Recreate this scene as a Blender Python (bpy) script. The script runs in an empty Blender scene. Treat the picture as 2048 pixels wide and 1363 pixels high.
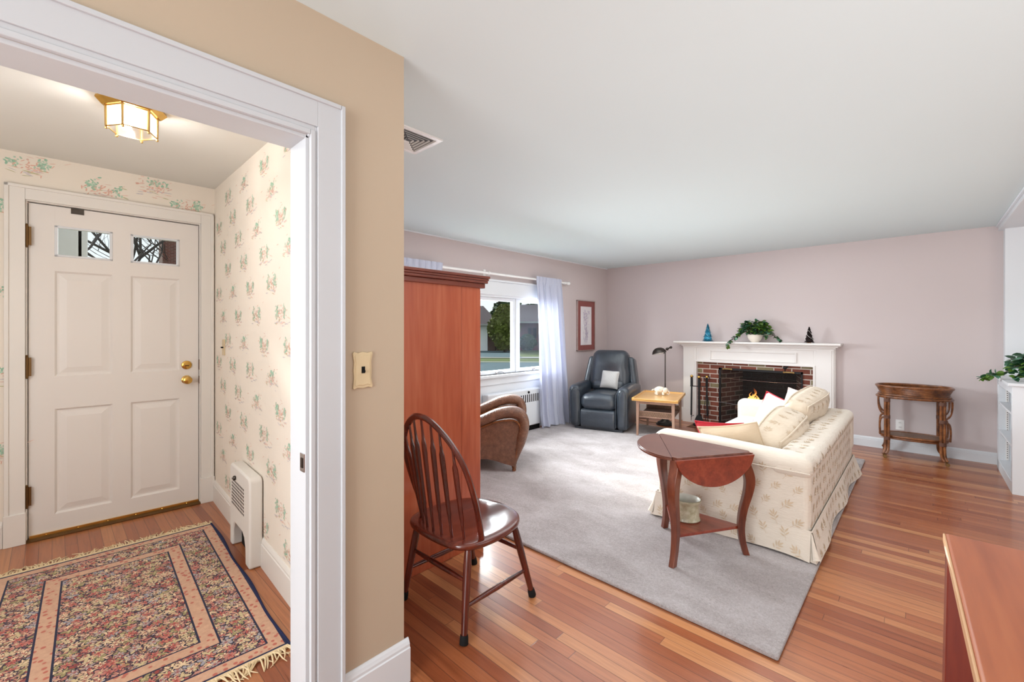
import bpy, bmesh, math, random
from math import sin, cos, pi, radians, sqrt, atan2, floor
from mathutils import Vector, Matrix, kdtree
from mathutils.bvhtree import BVHTree

random.seed(7)
SC = bpy.context.scene
COL = SC.collection
YAW = atan2(819.0, 868.0)          # the room's long axis is turned away from the lens by this much
CAMH = 1.3726

# ------------------------------------------------------------------ mesh helper
class G:
    def __init__(s):
        s.v = []; s.f = []; s.m = []
    def add(s, vs, fs, mi=0):
        o = len(s.v)
        s.v += [Vector(p) for p in vs]
        for f in fs:
            s.f.append([i + o for i in f]); s.m.append(mi)
        return s
    def box(s, x0, y0, z0, x1, y1, z1, mi=0):
        vs = [(x, y, z) for z in (z0, z1) for y in (y0, y1) for x in (x0, x1)]
        return s.add(vs, [(0, 2, 3, 1), (4, 5, 7, 6), (0, 1, 5, 4), (2, 6, 7, 3), (0, 4, 6, 2), (1, 3, 7, 5)], mi)
    def prism(s, poly, h0, h1, axis='z', mi=0):
        def P(a, b, h):
            return (a, b, h) if axis == 'z' else ((a, h, b) if axis == 'y' else (h, a, b))
        n = len(poly)
        vs = [P(a, b, h0) for a, b in poly] + [P(a, b, h1) for a, b in poly]
        fs = [list(range(n))[::-1], list(range(n, 2 * n))] + [(i, (i + 1) % n, n + (i + 1) % n, n + i) for i in range(n)]
        return s.add(vs, fs, mi)
    def tube(s, pts, r, n=8, cap=True, closed=False, mi=0, flat=1.0, up=None):
        pts = [Vector(p) for p in pts]; k = len(pts)
        rs = r if isinstance(r, (list, tuple)) else [r] * k
        T = []
        for i in range(k):
            a = pts[(i - 1) % k] if (closed or i > 0) else pts[i]
            b = pts[(i + 1) % k] if (closed or i < k - 1) else pts[i]
            t = b - a
            T.append(t.normalized() if t.length > 1e-9 else Vector((0, 0, 1)))
        ref = Vector(up) if up else (Vector((0, 0, 1)) if abs(T[0].z) < .9 else Vector((1, 0, 0)))
        u = (ref - T[0] * ref.dot(T[0])).normalized()
        vs = []
        for i in range(k):
            u = (u - T[i] * u.dot(T[i]))
            u = u.normalized() if u.length > 1e-6 else T[i].orthogonal().normalized()
            w = T[i].cross(u)
            for j in range(n):
                a = 2 * pi * j / n
                vs.append(pts[i] + (u * cos(a) * flat + w * sin(a)) * rs[i])
        fs = []
        for i in range(k if closed else k - 1):
            for j in range(n):
                a = i * n + j; b = i * n + (j + 1) % n
                i2 = (i + 1) % k
                fs.append((a, b, i2 * n + (j + 1) % n, i2 * n + j))
        if cap and not closed:
            fs.append(tuple(range(n))[::-1]); fs.append(tuple(range((k - 1) * n, k * n)))
        return s.add(vs, fs, mi)
    def lathe(s, prof, n=20, c=(0, 0, 0), mi=0, cap=True):
        vs = []; fs = []
        for (r, z) in prof:
            for j in range(n):
                a = 2 * pi * j / n
                vs.append((c[0] + r * cos(a), c[1] + r * sin(a), c[2] + z))
        for i in range(len(prof) - 1):
            for j in range(n):
                fs.append((i * n + j, i * n + (j + 1) % n, (i + 1) * n + (j + 1) % n, (i + 1) * n + j))
        if cap:
            fs.append(tuple(range(n))[::-1]); fs.append(tuple(range((len(prof) - 1) * n, len(prof) * n)))
        return s.add(vs, fs, mi)
    def ell(s, c, r, n=14, mi=0):
        if not isinstance(r, (list, tuple)): r = (r, r, r)
        vs = [(c[0], c[1], c[2] - r[2])]; h = n // 2
        for i in range(1, h):
            t = pi * i / h
            for j in range(n):
                a = 2 * pi * j / n
                vs.append((c[0] + r[0] * sin(t) * cos(a), c[1] + r[1] * sin(t) * sin(a), c[2] - r[2] * cos(t)))
        vs.append((c[0], c[1], c[2] + r[2])); L = len(vs) - 1
        fs = [(0, 1 + (j + 1) % n, 1 + j) for j in range(n)]
        for i in range(h - 2):
            for j in range(n):
                fs.append((1 + i * n + j, 1 + i * n + (j + 1) % n, 1 + (i + 1) * n + (j + 1) % n, 1 + (i + 1) * n + j))
        o = 1 + (h - 2) * n
        fs += [(o + j, o + (j + 1) % n, L) for j in range(n)]
        return s.add(vs, fs, mi)
    def rbox(s, c, d, r, k=3, n=4, fn=None, mi=0):
        """box of size d about c with rounded edges r, n inner divisions a side; fn bends each point (given local to c)"""
        h = [x / 2 for x in d]
        def line(hh):
            rr = min(r, hh * .999)
            L = [-hh + rr * (1 - cos(pi / 2 * i / k)) if False else -hh + rr * i / k for i in range(k)]
            L += [-hh + rr + (2 * hh - 2 * rr) * i / n for i in range(n + 1)]
            L += [hh - rr + rr * i / k for i in range(1, k + 1)]
            return L
        ls = [line(x) for x in h]
        idx = {}; vs = []; fs = []
        def vert(p):
            key = tuple(round(q, 6) for q in p)
            if key in idx: return idx[key]
            inn = [max(-(h[i] - min(r, h[i] * .999)), min(h[i] - min(r, h[i] * .999), p[i])) for i in range(3)]
            dl = Vector([p[i] - inn[i] for i in range(3)])
            # spread the samples evenly over the rounded corner
            q = Vector(inn)
            if dl.length > 1e-9:
                e = Vector([math.tan(pi / 4 * max(-1, min(1, x / r))) for x in dl])
                q = q + e.normalized() * r
            if fn: q = Vector(fn(q))
            vs.append(q + Vector(c)); idx[key] = len(vs) - 1
            return idx[key]
        for ax in range(3):
            a, b = (ax + 1) % 3, (ax + 2) % 3
            for sg in (-1, 1):
                for i in range(len(ls[a]) - 1):
                    for j in range(len(ls[b]) - 1):
                        q = []
                        for (x, y) in ((i, j), (i + 1, j), (i + 1, j + 1), (i, j + 1)):
                            p = [0, 0, 0]; p[ax] = sg * h[ax]; p[a] = ls[a][x]; p[b] = ls[b][y]
                            q.append(vert(p))
                        fs.append(q if sg > 0 else q[::-1])
        return s.add(vs, fs, mi)
    def grid(s, nu, nv, fn, mi=0):
        vs = [fn(i / nu, j / nv) for j in range(nv + 1) for i in range(nu + 1)]
        fs = [(j * (nu + 1) + i, j * (nu + 1) + i + 1, (j + 1) * (nu + 1) + i + 1, (j + 1) * (nu + 1) + i) for j in range(nv) for i in range(nu)]
        return s.add(vs, fs, mi)
    def xf(s, M, start=0):
        for i in range(start, len(s.v)): s.v[i] = M @ s.v[i]
        return s
    def mark(s): return len(s.v)
    def bvh(s): return BVHTree.FromPolygons([tuple(p) for p in s.v], s.f)
    def build(s, name, mats, parent=None, smooth=True, angle=40, bevel=0.0, seg=2, fix=True):
        me = bpy.data.meshes.new(name)
        me.from_pydata([tuple(p) for p in s.v], [], s.f)
        if not isinstance(mats, (list, tuple)): mats = [mats]
        for m in mats: me.materials.append(m)
        me.polygons.foreach_set('material_index', s.m)
        if fix:
            bm = bmesh.new(); bm.from_mesh(me)
            bmesh.ops.recalc_face_normals(bm, faces=bm.faces)
            bm.to_mesh(me); bm.free()
        if smooth:
            me.polygons.foreach_set('use_smooth', [True] * len(me.polygons))
            try: me.set_sharp_from_angle(angle=radians(angle))
            except Exception: pass
        me.update()
        o = bpy.data.objects.new(name, me); COL.objects.link(o)
        if parent: o.parent = parent
        if bevel > 0:
            b = o.modifiers.new('edge', 'BEVEL'); b.width = bevel; b.segments = seg; b.limit_method = 'ANGLE'; b.angle_limit = radians(35)
            b.harden_normals = True
        return o

def tag(o, label=None, cat=None, group=None, kind=None):
    if label: o['label'] = label
    if cat: o['category'] = cat
    if group: o['group'] = group
    if kind: o['kind'] = kind
    return o
def empty(name, loc=(0, 0, 0), rz=0.0, label=None, cat=None, group=None):
    o = bpy.data.objects.new(name, None); COL.objects.link(o)
    o.location = loc; o.rotation_euler = (0, 0, rz); o.empty_display_size = .1
    return tag(o, label, cat, group)
def struct(o): o['kind'] = 'structure'; return o
def R3(ax, a): return Matrix.Rotation(a, 4, ax)
def TR(*p): return Matrix.Translation(Vector(p))
def dup(o, parent=None):
    c = o.copy(); COL.objects.link(c)
    if parent: c.parent = parent
    for ch in list(o.children): dup(ch, c)
    return c

# ------------------------------------------------------------------ materials
def lin(c):
    def f(x):
        x = x / 255.0
        return x / 12.92 if x <= .04045 else ((x + .055) / 1.055) ** 2.4
    return (f(c[0]), f(c[1]), f(c[2]), 1.0)
class NT:
    def __init__(s, name):
        s.mat = bpy.data.materials.new(name); s.mat.use_nodes = True
        s.t = s.mat.node_tree; s.n = s.t.nodes; s.l = s.t.links
        s.bsdf = s.n['Principled BSDF']; s.out = s.n['Material Output']
    def set(s, sock, v):
        if v is None: return
        if hasattr(v, 'is_linked') or isinstance(v, bpy.types.NodeSocket): s.l.new(v, sock)
        else: sock.default_value = v
    def node(s, typ, **kw):
        n = s.n.new(typ)
        for k, v in kw.items():
            if hasattr(n, k) and k not in n.inputs: setattr(n, k, v)
            else: s.set(n.inputs[k], v)
        return n
    def m(s, op, a, b=None, c=None):
        n = s.n.new('ShaderNodeMath'); n.operation = op
        s.set(n.inputs[0], a)
        if b is not None: s.set(n.inputs[1], b)
        if c is not None: s.set(n.inputs[2], c)
        return n.outputs[0]
    def pos(s, obj=True):
        n = s.n.new('ShaderNodeTexCoord') if obj else s.n.new('ShaderNodeNewGeometry')
        v = n.outputs['Object'] if obj else n.outputs['Position']
        return v
    def sep(s, v):
        n = s.n.new('ShaderNodeSeparateXYZ'); s.l.new(v, n.inputs[0]); return n.outputs
    def comb(s, x, y, z=0.0):
        n = s.n.new('ShaderNodeCombineXYZ'); s.set(n.inputs[0], x); s.set(n.inputs[1], y); s.set(n.inputs[2], z); return n.outputs[0]
    def noise(s, v, scale, detail=3, rough=.5, dist=0.0, out='Fac'):
        n = s.n.new('ShaderNodeTexNoise'); s.set(n.inputs['Vector'], v); n.inputs['Scale'].default_value = scale
        n.inputs['Detail'].default_value = detail; n.inputs['Roughness'].default_value = rough; n.inputs['Distortion'].default_value = dist
        return n.outputs[out]
    def white(s, v):
        n = s.n.new('ShaderNodeTexWhiteNoise'); n.noise_dimensions = '3D'; s.set(n.inputs['Vector'], v); return n.outputs
    def ramp(s, fac, stops, interp='LINEAR'):
        n = s.n.new('ShaderNodeValToRGB'); s.set(n.inputs[0], fac); r = n.color_ramp; r.interpolation = interp
        while len(r.elements) < len(stops): r.elements.new(.5)
        for e, (p, c) in zip(r.elements, stops):
            e.position = p; e.color = lin(c) if len(c) == 3 and max(c) > 1.001 else (tuple(c) + (1,))[:4]
        return n.outputs[0]
    def mix(s, fac, a, b, blend='MIX'):
        n = s.n.new('ShaderNodeMix'); n.data_type = 'RGBA'; n.blend_type = blend
        s.set(n.inputs[0], fac)
        s.set(n.inputs[6], lin(a) if isinstance(a, tuple) and len(a) == 3 else a)
        s.set(n.inputs[7], lin(b) if isinstance(b, tuple) and len(b) == 3 else b)
        return n.outputs[2]
    def scale(s, v, sc):
        n = s.n.new('ShaderNodeMapping'); s.l.new(v, n.inputs[0]); n.inputs['Scale'].default_value = sc; return n.outputs[0]
    def bump(s, h, strength=.2, dist=.01):
        n = s.n.new('ShaderNodeBump'); s.set(n.inputs['Height'], h); n.inputs['Strength'].default_value = strength; n.inputs['Distance'].default_value = dist
        s.l.new(n.outputs[0], s.bsdf.inputs['Normal']); return n
    def fin(s, col, rough=.5, metal=0.0, spec=.5, coat=0.0, sheen=0.0):
        b = s.bsdf.inputs
        s.set(b['Base Color'], lin(col) if isinstance(col, tuple) and len(col) == 3 else col)
        s.set(b['Roughness'], rough); b['Metallic'].default_value = metal
        b['Specular IOR Level'].default_value = spec; b['Coat Weight'].default_value = coat; b['Coat Roughness'].default_value = .12
        b['Sheen Weight'].default_value = sheen
        return s.mat

def paint(name, col, rough=.6, var=.03, sc=3.0, bump=.0, spec=.3):
    t = NT(name); p = t.pos()
    f = t.noise(p, sc, 3)
    a = tuple(max(0, c * (1 - var)) for c in col); b = tuple(min(255, c * (1 + var)) for c in col)
    c = t.mix(f, a, b)
    if bump: t.bump(t.noise(p, 180, 2), bump, .002)
    return t.fin(c, rough, spec=spec)
def metal(name, col, rough=.3, m=1.0):
    t = NT(name); f = t.noise(t.pos(), 20, 2)
    return t.fin(t.mix(f, tuple(c * .9 for c in col), tuple(min(255, c * 1.06) for c in col)), rough, m)
def wood(name, dark, mid, light, axis='x', sc=1.0, rough=.35, coat=.3, ring=7.0):
    t = NT(name); p = t.pos()
    s_ = {'x': (1.2, 14, 14), 'y': (14, 1.2, 14), 'z': (14, 14, 1.2)}[axis]
    q = t.scale(p, tuple(v * sc for v in s_))
    f1 = t.noise(q, 1.0, 4, .6, .6)
    q2 = t.scale(p, tuple(v * sc * 7 for v in s_))
    f2 = t.noise(q2, 1.0, 2, .5)
    w = t.m('ADD', t.m('MULTIPLY', f1, .75), t.m('MULTIPLY', f2, .25))
    c = t.ramp(w, [(.30, dark), (.5, mid), (.70, light)])
    t.bump(f2, .03, .002)
    return t.fin(c, rough, coat=coat)

M = {}
M['ceiling'] = paint('ceiling_paint', (217, 228, 230), .9, .008, .6, spec=.1)
M['trim'] = paint('trim_white', (222, 224, 228), .42, .015, 2.0)
M['casing'] = paint('casing_white', (200, 202, 206), .42, .015, 2.0)
M['trim_warm'] = paint('trim_cream', (232, 227, 221), .45, .02, 2.0)
M['mantel'] = paint('mantel_white', (236, 231, 228), .45, .015, 3.0)
M['wall_pink'] = paint('wall_mauve', (204, 191, 190), .8, .02, .8, .02, .15)
M['wall_tan'] = paint('wall_tan', (192, 174, 153), .8, .02, 1.2, .03, .15)
M['paper'] = paint('wallpaper_cream', (240, 230, 217), .75, .015, 1.5, spec=.2)
M['foyer_ceil'] = paint('foyer_ceiling', (232, 231, 226), .9, .01, .8, spec=.1)
PAPER = [paint('print_%s' % n, c, .8, .12, 60, spec=.1) for n, c in (
    ('green', (158, 196, 172)), ('sage', (186, 208, 188)), ('rose', (226, 182, 164)), ('pink', (230, 198, 184)), ('lilac', (206, 198, 200)), ('olive', (198, 192, 156)))]
M['door'] = paint('door_paint', (232, 226, 221), .4, .012, 1.5)
M['dark'] = paint('dark_void', (14, 13, 13), .9, .1)
M['black'] = paint('black_iron', (26, 26, 28), .45, .2, 30)
M['duct'] = paint('duct_grey', (96, 96, 98), .8)
M['rubber'] = paint('black_rubber', (18, 18, 18), .8, .2, 40)
M['white'] = paint('gloss_white', (240, 238, 236), .25, .01)
M['ivory'] = paint('ivory_plate', (212, 190, 152), .35, .03, 20)
M['brass'] = metal('brass', (214, 172, 92), .22)
M['oldbrass'] = metal('worn_brass', (120, 92, 60), .4)
M['chrome'] = metal('chrome', (200, 200, 205), .2)
M['gold_rod'] = metal('pale_gold', (206, 172, 112), .3)
M['gun'] = metal('gunmetal', (78, 72, 68), .35)
M['silverframe'] = metal('silver_frame', (205, 190, 185), .3)
M['cherry'] = wood('armoire_cherry', (150, 62, 36), (176, 84, 52), (194, 108, 74), 'z', .45, .33, .5)
M['cherry_dk'] = wood('armoire_crown', (96, 42, 30), (124, 58, 42), (146, 74, 54), 'y', .8, .3, .3)
M['mahog'] = wood('dark_mahogany', (52, 18, 12), (84, 30, 20), (112, 44, 28), 'z', .9, .25, .5)
M['mahog_seat'] = wood('mahogany_seat', (58, 20, 14), (92, 36, 24), (118, 52, 34), 'y', .9, .22, .6)
M['table_wood'] = wood('table_mahogany', (72, 36, 26), (104, 58, 44), (130, 82, 64), 'x', .9, .26, .5)
M['leaf_wood'] = wood('leaf_mahogany', (100, 36, 22), (130, 50, 30), (152, 70, 44), 'x', .9, .3, .4)
M['leg_wood'] = wood('leg_mahogany', (70, 30, 18), (104, 50, 32), (130, 70, 46), 'z', .9, .35, .3)
M['maple'] = wood('maple_top', (206, 146, 74), (226, 172, 98), (238, 194, 124), 'x', .8, .3, .4)
M['walnut_pale'] = wood('pale_walnut', (128, 96, 80), (152, 118, 100), (172, 138, 118), 'z', .8, .45, .1)
M['teak'] = wood('teak_top', (150, 74, 38), (176, 94, 52), (192, 114, 68), 'y', .45, .33, .3)
M['teak_edge'] = wood('teak_edge', (196, 148, 104), (214, 168, 124), (226, 184, 142), 'y', .8, .4, .2)
M['teak_leg'] = wood('teak_leg', (92, 30, 20), (120, 42, 28), (140, 56, 36), 'z', .8, .4, .2)

def floor_mat():
    t = NT('oak_strip_floor'); p = t.pos(False); x, y, z = t.sep(p)
    W = .057
    r = t.m('DIVIDE', y, W); row = t.m('FLOOR', r); fy = t.m('FRACT', r)
    rnd = t.white(t.comb(row, 3.3, 1.7))[0]
    ln = t.m('DIVIDE', t.m('ADD', x, t.m('MULTIPLY', rnd, 7.0)), t.m('ADD', 1.1, t.m('MULTIPLY', rnd, .6)))
    pl = t.m('FLOOR', ln); fx = t.m('FRACT', ln)
    c1 = t.white(t.comb(row, pl, 9.1))[0]
    tone = t.ramp(c1, [(0.0, (152, 82, 50)), (.25, (166, 95, 59)), (.55, (177, 106, 67)), (.8, (190, 122, 79)), (1.0, (206, 144, 96))])
    gx = t.m('ADD', t.m('MULTIPLY', x, 3.0), t.m('MULTIPLY', c1, 40.0))
    gv = t.comb(gx, t.m('MULTIPLY', y, 70.0), c1)
    g = t.noise(gv, 1.0, 4, .6, .8)
    g2 = t.noise(t.comb(t.m('MULTIPLY', gx, .5), t.m('MULTIPLY', y, 22.0), c1), 1.0, 3, .5, 1.5)
    gg = t.ramp(t.m('ADD', t.m('MULTIPLY', g, .6), t.m('MULTIPLY', g2, .4)), [(.30, (176, 160, 152)), (.5, (230, 224, 219)), (.72, (255, 255, 255))])
    c = t.mix(.75, tone, gg, 'MULTIPLY')
    e = t.m('MINIMUM', fy, t.m('SUBTRACT', 1.0, fy))
    ex = t.m('MULTIPLY', t.m('MINIMUM', fx, t.m('SUBTRACT', 1.0, fx)), 26.0)
    ed = t.m('MINIMUM', e, ex)
    gap = t.ramp(ed, [(.012, (1, 1, 1)), (.038, (0, 0, 0))])
    c = t.mix(t.m('MULTIPLY', gap, .62), c, (62, 30, 18))
    t.bump(t.m('MULTIPLY', gap, -1.0), .25, .002)
    ro = t.m('ADD', .24, t.m('MULTIPLY', g, .12))
    return t.fin(c, ro, coat=.2)
M['floor'] = floor_mat()

def carpet_mat():
    t = NT('mauve_pile'); p = t.pos(False)
    big = t.noise(t.scale(p, (1.0, 1.6, 1)), 2.6, 4, .7, .4); fine = t.noise(p, 170, 4, .75)
    mid = t.noise(p, 75, 3, .7)
    c = t.ramp(t.m('ADD', t.m('MULTIPLY', big, .36), t.m('ADD', t.m('MULTIPLY', fine, .40), t.m('MULTIPLY', mid, .24))),
               [(.38, (150, 136, 133)), (.5, (186, 174, 173)), (.62, (212, 202, 203))])
    t.bump(t.m('ADD', fine, t.m('MULTIPLY', mid, .6)), .9, .012)
    return t.fin(c, .95, spec=.1, sheen=.4)
M['carpet'] = carpet_mat()
M['carpet_edge'] = paint('carpet_edge', (120, 92, 84), .95, .15, 120, .3)

def sofa_mat(name, base, base2):
    t = NT(name); p = t.pos()
    n = t.noise(p, 7, 3); x, y, z = t.sep(p)
    rid = t.noise(t.scale(p, (30, 30, 190)), 1.0, 2)
    c = t.mix(t.m('ADD', t.m('MULTIPLY', n, .5), t.m('MULTIPLY', rid, .5)), base2, base)
    t.bump(rid, .35, .004)
    return t.fin(c, .85, spec=.15, sheen=.2)
M['sofa'] = sofa_mat('cream_matelasse', (233, 223, 210), (208, 194, 178))
M['sofa_leaf'] = paint('leaf_print', (206, 184, 158), .85, .08, 50, spec=.1)
M['seatwhite'] = sofa_mat('cushion_white', (248, 246, 242), (232, 228, 222))
M['backcush'] = sofa_mat('cushion_cream', (228, 212, 192), (206, 188, 166))
M['beigepillow'] = sofa_mat('pillow_beige', (224, 204, 178), (204, 182, 154))
M['red'] = sofa_mat('pillow_red', (196, 52, 64), (168, 40, 50))
M['pinkpillow'] = sofa_mat('pillow_pink', (240, 214, 206), (226, 190, 184))
def herring():
    t = NT('herringbone_pillow'); p = t.pos(); x, y, z = t.sep(p)
    zz = t.m('PINGPONG', t.m('MULTIPLY', x, 1.0), .008)
    v = t.m('FRACT', t.m('MULTIPLY', t.m('ADD', z, zz), 95.0))
    c = t.mix(t.m('GREATER_THAN', v, .6), (232, 222, 226), (210, 168, 176))
    return t.fin(c, .85, spec=.1)
M['herring'] = herring()
def greypillow():
    t = NT('grey_pillow'); p = t.pos(); x, y, z = t.sep(p)
    v = t.m('FRACT', t.m('MULTIPLY', t.m('ADD', x, z), 28.0))
    c = t.mix(t.m('GREATER_THAN', v, .85), (206, 203, 200), (198, 195, 192))
    t.bump(t.noise(p, 9, 3), .6, .02)
    return t.fin(c, .9, spec=.1)
M['greypillow'] = greypillow()

def leather():
    t = NT('navy_leather'); p = t.pos()
    n = t.noise(p, 5, 4, .6)
    c = t.mix(n, (34, 40, 48), (60, 68, 78))
    h = t.m('ADD', t.m('MULTIPLY', t.noise(p, 16, 3, .6, .5), 1.0), t.m('MULTIPLY', t.noise(p, 160, 2), .12))
    t.bump(h, .35, .012)
    return t.fin(c, .33, spec=.7, coat=.15)
M['leather'] = leather()
def wicker(name, dark, mid, light, sx=520, sz=330, co=0.0):
    t = NT(name); p = t.pos(); x, y, z = t.sep(p)
    a = t.m('SINE', t.m('MULTIPLY', t.m('ADD', x, y), sx)); b = t.m('SINE', t.m('MULTIPLY', z, sz * 2.2))
    w = t.m('MULTIPLY', t.m('ADD', t.m('MULTIPLY', a, b), 1.0), .5)
    n = t.noise(p, 22, 4, .7); n2 = t.noise(t.scale(p, (110, 110, 260)), 1.0, 3, .7)
    f = t.m('ADD', t.m('MULTIPLY', w, .30), t.m('ADD', t.m('MULTIPLY', n, .35), t.m('MULTIPLY', n2, .38)))
    c = t.ramp(f, [(.3, dark), (.5, mid), (.72, light)])
    t.bump(t.m('ADD', w, t.m('MULTIPLY', n2, .8)), .5, .006)
    return t.fin(c, .42, spec=.5, coat=co)
M['wicker'] = wicker('seagrass_weave', (50, 28, 17), (106, 64, 42), (168, 116, 84), co=.5)
M['rattan_dk'] = wicker('dark_weave', (62, 42, 30), (112, 82, 62), (146, 112, 88), 300, 60)
def bamboo():
    t = NT('tortoise_bamboo'); p = t.pos()
    n = t.noise(p, 16, 3, .6); n2 = t.noise(p, 60, 2)
    c = t.ramp(t.m('ADD', t.m('MULTIPLY', n, .7), t.m('MULTIPLY', n2, .3)), [(.30, (66, 34, 17)), (.5, (118, 68, 34)), (.70, (156, 98, 54))])
    return t.fin(c, .3, coat=.3)
M['bamboo'] = bamboo()
M['binding'] = paint('cane_binding', (92, 62, 50), .5, .25, 60)
def curtain_mat():
    t = NT('lavender_curtain'); p = t.pos()
    n = t.noise(t.scale(p, (90, 90, 220)), 1.0, 2)
    c = t.mix(n, (188, 192, 212), (210, 212, 228))
    tr = t.node('ShaderNodeBsdfTranslucent'); t.l.new(c, tr.inputs[0])
    t.fin(c, .9, spec=.1)
    mx = t.node('ShaderNodeMixShader'); mx.inputs[0].default_value = .14
    t.l.new(t.bsdf.outputs[0], mx.inputs[1]); t.l.new(tr.outputs[0], mx.inputs[2]); t.l.new(mx.outputs[0], t.out.inputs[0])
    return t.mat
M['curtain'] = curtain_mat()
def glass_mat(name, tint=(255, 255, 255), gl=.05, rough=.0):
    t = NT(name)
    tr = t.node('ShaderNodeBsdfTransparent'); tr.inputs[0].default_value = lin(tint)
    g = t.node('ShaderNodeBsdfGlossy'); g.inputs['Roughness'].default_value = rough
    mx = t.node('ShaderNodeMixShader'); mx.inputs[0].default_value = gl
    t.l.new(tr.outputs[0], mx.inputs[1]); t.l.new(g.outputs[0], mx.inputs[2]); t.l.new(mx.outputs[0], t.out.inputs[0])
    return t.mat
M['glass'] = glass_mat('window_glass', (249, 252, 252), .012)
def milky():
    t = NT('lamp_glass')
    tr = t.node('ShaderNodeBsdfTransparent'); tl = t.node('ShaderNodeBsdfTranslucent'); tl.inputs[0].default_value = lin((255, 250, 240))
    mx = t.node('ShaderNodeMixShader'); mx.inputs[0].default_value = .5
    t.l.new(tr.outputs[0], mx.inputs[1]); t.l.new(tl.outputs[0], mx.inputs[2])
    g = t.node('ShaderNodeBsdfGlossy'); g.inputs['Roughness'].default_value = .1; m2 = t.node('ShaderNodeMixShader'); m2.inputs[0].default_value = .08
    t.l.new(mx.outputs[0], m2.inputs[1]); t.l.new(g.outputs[0], m2.inputs[2]); t.l.new(m2.outputs[0], t.out.inputs[0])
    return t.mat
M['lampglass'] = milky()
def mesh_mat():
    t = NT('fire_screen_mesh')
    tr = t.node('ShaderNodeBsdfTransparent')
    d = t.node('ShaderNodeBsdfDiffuse'); d.inputs[0].default_value = lin((60, 58, 58))
    mx = t.node('ShaderNodeMixShader'); mx.inputs[0].default_value = .22
    t.l.new(tr.outputs[0], mx.inputs[1]); t.l.new(d.outputs[0], mx.inputs[2]); t.l.new(mx.outputs[0], t.out.inputs[0])
    return t.mat
M['mesh'] = mesh_mat()
def emis(name, col, st):
    t = NT(name); e = t.node('ShaderNodeEmission'); e.inputs[0].default_value = lin(col); e.inputs[1].default_value = st
    t.l.new(e.outputs[0], t.out.inputs[0]); return t.mat
M['bulb'] = emis('lit_bulb', (255, 236, 206), 14)
def flame_mat():
    t = NT('flame'); p = t.pos(); x, y, z = t.sep(p)
    f = t.m('DIVIDE', z, .16)
    c = t.ramp(f, [(0, (255, 214, 130)), (.45, (255, 176, 84)), (1, (226, 108, 44))])
    e = t.node('ShaderNodeEmission'); t.l.new(c, e.inputs[0]); e.inputs[1].default_value = 2.2
    tr = t.node('ShaderNodeBsdfTransparent'); mx = t.node('ShaderNodeMixShader')
    a = t.m('SUBTRACT', .85, t.m('MULTIPLY', f, .6))
    t.l.new(a, mx.inputs[0]); t.l.new(tr.outputs[0], mx.inputs[1]); t.l.new(e.outputs[0], mx.inputs[2]); t.l.new(mx.outputs[0], t.out.inputs[0])
    return t.mat
M['flame'] = flame_mat()
def brick(name, ax, c1, c2, c3, mortar, off=(0, 0)):
    t = NT(name); p = t.pos(False); x, y, z = t.sep(p)
    u = {'xz': x, 'yz': y}[ax] if ax != 'xy' else x
    v = z if ax != 'xy' else y
    H = .0672; W = .205
    r = t.m('DIVIDE', t.m('ADD', v, off[1]), H); row = t.m('FLOOR', r); fv = t.m('FRACT', r)
    sh = t.m('MULTIPLY', t.m('MODULO', row, 2.0), .5)
    uu = t.m('ADD', t.m('ADD', t.m('DIVIDE', t.m('ADD', u, off[0]), W), sh), 40.0)
    cl = t.m('FLOOR', uu); fu = t.m('FRACT', uu)
    rn = t.white(t.comb(row, cl, 2.2))[0]
    col = t.ramp(rn, [(0, c1), (.4, c2), (.72, c1), (.8, c3)], 'CONSTANT')
    col = t.mix(t.noise(p, 50, 3), col, t.mix(.5, col, (60, 40, 34)))
    du = t.m('MULTIPLY', t.m('MINIMUM', fu, t.m('SUBTRACT', 1.0, fu)), W); dv = t.m('MULTIPLY', t.m('MINIMUM', fv, t.m('SUBTRACT', 1.0, fv)), H)
    d = t.m('MINIMUM', du, dv)
    k = t.ramp(d, [(.0035, (1, 1, 1)), (.0065, (0, 0, 0))])
    c = t.mix(k, col, mortar)
    t.bump(t.m('MULTIPLY', k, -1.0), .5, .004)
    return t.fin(c, .8, spec=.2)
M['brick'] = brick('fireplace_brick', 'xz', (142, 82, 66), (124, 70, 57), (148, 134, 102), (200, 190, 180))
M['soot_yz'] = brick('sooty_brick_side', 'yz', (92, 62, 54), (78, 54, 48), (70, 66, 56), (140, 130, 124))
M['soot_xz'] = brick('sooty_brick_back', 'xz', (30, 26, 25), (24, 22, 22), (26, 24, 22), (44, 42, 40))
M['hearth'] = brick('hearth_brick', 'xy', (120, 66, 46), (104, 58, 42), (126, 96, 66), (120, 92, 74))

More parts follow.
